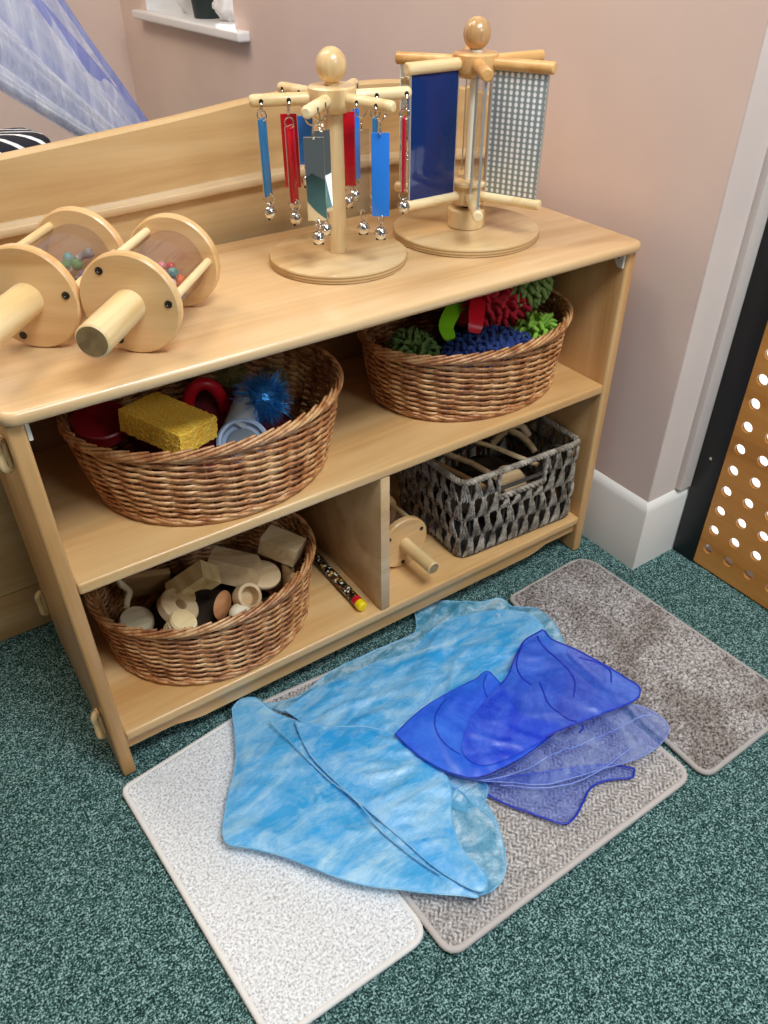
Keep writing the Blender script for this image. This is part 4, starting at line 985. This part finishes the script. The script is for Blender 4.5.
item('bridge_block', 'yellowish wooden bridge block with a half-round cutout', 'wooden block', prism([(x * 1.08, z * 1.15) for x, z in arcp], .030), block_z, TR((.186, .118, .193), -33, 24, -38), 30)
item('bevelled_block', 'large tan wooden block with a sloped end, right of the bridge block', 'wooden block', prism([(-.040, -.018), (-.040, .018), (.028, .018), (.040, .004), (.040, -.018)], .048), plain_block, TR((.256, .122, .186), -38, -14, 14), 30)
item('cuboid_block', 'pale cuboid wooden block highest at the right rim of the lower basket', 'wooden block', MB().box((0, 0, 0), (.062, .042, .032), None, .0015), wood('pale_cuboid', 'e4cda8', 'd2b68c', 'bd9e72', 'x', .5, .1, big=2), TR((.336, .118, .196), -52, -6, 14))
item('ring_block', 'thick pale round wooden block with a hole, tilted to face the front', 'wooden block', MB().lathe([(.009, -.009), (.028, -.009), (.0305, -.0065), (.0305, .0065), (.028, .009), (.009, .009), (.009, -.009)], (0, 0, 0), 40), plain_block, TR((.152, .100, .176), -33, 0, 38))
item('ridged_spool', 'ridged pale wooden spool lying in front of the round holed block', 'spool', MB().lathe([(1e-7, -.018), (.019, -.018), (.021, -.014), (.0195, -.010), (.021, -.006), (.0195, -.002), (.021, .002), (.0195, .006), (.021, .010), (.019, .014), (1e-7, .014)], (0, 0, 0), 36), beech_x, TR((.142, .066, .172), -33, 0, 30))
item('wooden_ring', 'wooden napkin ring standing open behind the right front rim', 'ring', MB().lathe([(.0145, -.010), (.0195, -.010), (.0200, -.007), (.0200, .007), (.0195, .010), (.0145, .010), (.0145, -.010)], (0, 0, 0), 36), plain_block, TR((.248, .068, .172), 0, 48, 20))
item('wooden_disc', 'flat round wooden disc tucked under the large tan block', 'wooden disc', MB().lathe(disc_prof(.028, .007, .002), (0, 0, 0), 40), plain_block, TR((.290, .100, .168), 0, 15, 10))
item('oval_counter', 'reddish brown oval wooden counter standing on its edge beside the ring', 'wooden disc', MB().lathe([(1e-7, -.005), (.019, -.0035), (.0245, 0), (.019, .0035), (1e-7, .005)], (0, 0, 0), 32, 'z', 1, .8), wood('reddish_wood', 'cf9a6c', 'b67c50', '9a6440', 'x', .45, .2, big=2), TR((.210, .072, .172), 38, 76, 0))
item('ribbed_disc', 'cream ribbed wooden disc at the left end of the lower basket', 'wooden disc', MB().lathe([(1e-7, -.008), (.023, -.008), (.025, -.004), (.023, 0), (.025, .004), (.023, .008), (1e-7, .008)], (0, 0, 0), 36), wood('cream_wood', 'efe2c8', 'e2d0ac', 'd0bb92', 'x', .5, .1, big=2), TR((.096, .130, .154), 0, 8, 8))
item('bent_wooden_hook', 'thin pale curved wooden hook at the left of the lower basket', 'hook', MB().tube(smooth_pts([(.118, .215, .205), (.104, .205, .196), (.098, .188, .186), (.104, .172, .178), (.096, .158, .176), (.090, .148, .172)], 5), .005, 10), MATS['cream_wood'])
item('wooden_board', 'dark wooden board leaning at the back left of the lower basket', 'board', MB().box((0, 0, 0), (.070, .010, .060), None, .001), wood('dark_brown_wood', 'b08a5c', '9a7448', '84603a', 'x', .5, .1, big=2), TR((.135, .190, .165), -15, 20, 8))  # plain dark brown wood for the board, pegs and one stick
item('wooden_dome', 'small white wooden dome in front of the napkin ring', 'wooden dome', MB().lathe([(1e-7, 0), (.017, 0), (.016, .006), (.011, .011), (.005, .0135), (1e-7, .014)], (0, 0, 0), 28), MATS['cream_wood'], TR((.228, .052, .160), 0, 15, 0))
item('wooden_peg', 'upright dark wooden peg at the right inside the lower basket', 'peg', MB().lathe([(1e-7, 0), (.009, 0), (.010, .003), (.010, .05), (.007, .054), (1e-7, .055)], (0, 0, 0), 24), MATS['dark_brown_wood'], TR((.318, .070, .125), 0, 8, 10))
item('wooden_peg', 'second wooden peg, behind the first under the pale cuboid', 'peg', MB().lathe([(1e-7, 0), (.009, 0), (.010, .003), (.010, .05), (.007, .054), (1e-7, .055)], (0, 0, 0), 24), MATS['dark_brown_wood'], TR((.330, .096, .122), 0, -5, 5))
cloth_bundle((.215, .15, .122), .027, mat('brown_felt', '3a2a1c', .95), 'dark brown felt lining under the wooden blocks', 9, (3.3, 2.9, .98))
# finds in the seagrass basket
item('wooden_stick', 'long straight light wooden rod lying across the seagrass basket', 'stick', MB().tube([(.742, .200, .218), (.775, .125, .219), (.806, .040, .215)], .0045, 10), beech_x)
item('wooden_stick', 'darker wooden stick at the left inside the seagrass basket', 'stick', MB().tube([(.668, .170, .205), (.680, .125, .204), (.702, .060, .196)], .005, 10), MATS['dark_brown_wood'])
item('wooden_stick', 'short brown wooden stick between the dark and the light rod', 'stick', MB().tube([(.700, .175, .207), (.722, .120, .206), (.735, .070, .2)], .0055, 10), plain_block)
item('wishbone_branch', 'forked bare branch at the back of the seagrass basket', 'branch', MB().tube(smooth_pts([(.815, .17, .19), (.835, .155, .222), (.858, .148, .226), (.872, .135, .205)], 5), .007, 10).tube(smooth_pts([(.835, .155, .222), (.845, .12, .216), (.848, .09, .2)], 5), .006, 10), plain_block)
item('wooden_disc', 'round pale wooden disc seen through the handle slot of the seagrass basket', 'wooden disc', MB().lathe(disc_prof(.030, .010, .003), (0, 0, 0), 40), plain_block, TR((.768, .068, .178), 0, 30, 0))
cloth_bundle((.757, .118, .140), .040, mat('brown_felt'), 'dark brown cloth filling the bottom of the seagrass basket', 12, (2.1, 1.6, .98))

# rain stick beside the divider
t = thing('rain_stick', 'thin black tube of coloured beads with a yellow cap lying by the divider', 'rain stick', (.4225, .12, ZB))
zc = ZB + .0094
def tub(a, b, r): return MB().tube([(.4215 + .0 * a, a, zc), (.4215, b, zc)], r, 20)
m = mat('glitter_dark', '2a2620', .25); tn = NT(m); v = tn.coords((1, 1, 1)); vr = tn.add('ShaderNodeTexVoronoi'); vr.inputs['Scale'].default_value = 260; tn.link(v, vr.inputs['Vector'])
sep = tn.add('ShaderNodeSeparateColor'); tn.link(vr.outputs['Color'], sep.inputs[0]); tn.link(tn.ramp(sep.outputs[0], [(0.4, '1a1612'), (0.62, '5a5638'), (0.74, '8a2a26'), (0.84, 'd8c040'), (0.95, 'e8e4d8')]), tn.b.inputs['Base Color'])
tub(.040, .235, .0085).build('beaded_tube', m, t); tub(.030, .0398, .0087).build('red_band', mat('red_plastic'), t)
MB().tube([(.4215, .0298, zc), (.4215, .020, zc), (.4215, .017, zc)], [.009, .009, .006], 20).build('yellow_cap', mat('yellow_plastic', 'f0d010', .35), t)

# ------------------------------------------------------------------ play tent behind the divider
def tent():
    apex = Vector((-.05, 1.12, 1.85)); root = thing('play_tent', 'white and lilac sheer fabric play canopy behind the wooden divider', 'canopy', (-.05, 1.12, 0))
    def sheet(a0, a1, A, B, m, nm, pleats, dep, seed, bow=.0, tie=False):
        mb = MB(); NU, NV = 150, 40; vs = []
        for j in range(NV + 1):
            v = j / NV
            for i in range(NU + 1):
                u = i / NU; s0 = max(-82, min(a0, -62 + 236 * (v - .578))) if tie else a0; a = radians(s0 + (a1 - s0) * u)
                rr = v + bow * sin(pi * v)
                f = 1 + dep * (.25 + .75 * v) * (sin(pleats * u * 2 * pi + 2 * noise.noise(Vector((u * 4, v * 2, seed)))) + .5 * noise.noise(Vector((u * 22, v * 3, seed))))
                vs.append(apex + Vector((A * cos(a) * rr * f, B * sin(a) * rr * f, -(apex.z - .01) * v)))
        mb.add(vs, [(j * (NU + 1) + i, j * (NU + 1) + i + 1, (j + 1) * (NU + 1) + i + 1, (j + 1) * (NU + 1) + i) for j in range(NV) for i in range(NU)])
        return mb.build(nm, m, root, angle=80)
    sheer = organza2('white_voile', 'e0e6f4', 'f8faff', .50, .78, 7, stretch=(5, 5, .5), trans=.4, crink=.1)
    lilac = organza2('lilac_voile', '96a2e4', 'bcc8f4', .86, .95, 5, stretch=(4, 4, .5), trans=.35, crink=.1)
    sheet(-38, 12, .90, .52, lilac, 'lilac_drape', 5, .05, 3, 0, True)
    sheet(-38, -12, .90, .60, sheer, 'white_drape', 4, .05, 8, -.01, True)
    sheet(-40, -30, .93, .62, sheer, 'white_drape', 3, .06, 5, -.02, True)
    mb = MB(); mb.lathe([(1e-7, 0), (.03, 0), (.02, .05), (1e-7, .06)], (apex.x, apex.y, apex.z - .02), 20); mb.build('apex_ring', mat('white_nylon'), root)
    MB().tube([(apex.x, apex.y, apex.z), (apex.x, apex.y, 2.399)], .004, 8).build('hanging_cord', mat('white_nylon'), root)
tent()
# striped floor cushion
t = thing('floor_cushion', 'black floor cushion with white stripes standing behind the divider at left', 'cushion', (.16, .66, 0))
mb = MB(); N = 14; vs = []
mb.box((0, 0, 0), (.56, .14, .725), None, .03, 5); cm = mat('striped_canvas', '15172a', .8); tn = NT(cm)
tc = tn.add('ShaderNodeTexCoord'); wv = tn.add('ShaderNodeTexWave'); wv.inputs['Scale'].default_value = 17; wv.bands_direction = 'DIAGONAL'; tn.link(tc.outputs['Object'], wv.inputs[0])
tn.link(tn.ramp(wv.outputs['Fac'], [(.84, '0e1020'), (.88, 'e8e8e8')]), tn.b.inputs['Base Color'])
mb.xf(Matrix.Translation((-.04, .60, .367)) @ Matrix.Rotation(-.08, 4, 'X')); mb.build('cushion_cover', cm, t)
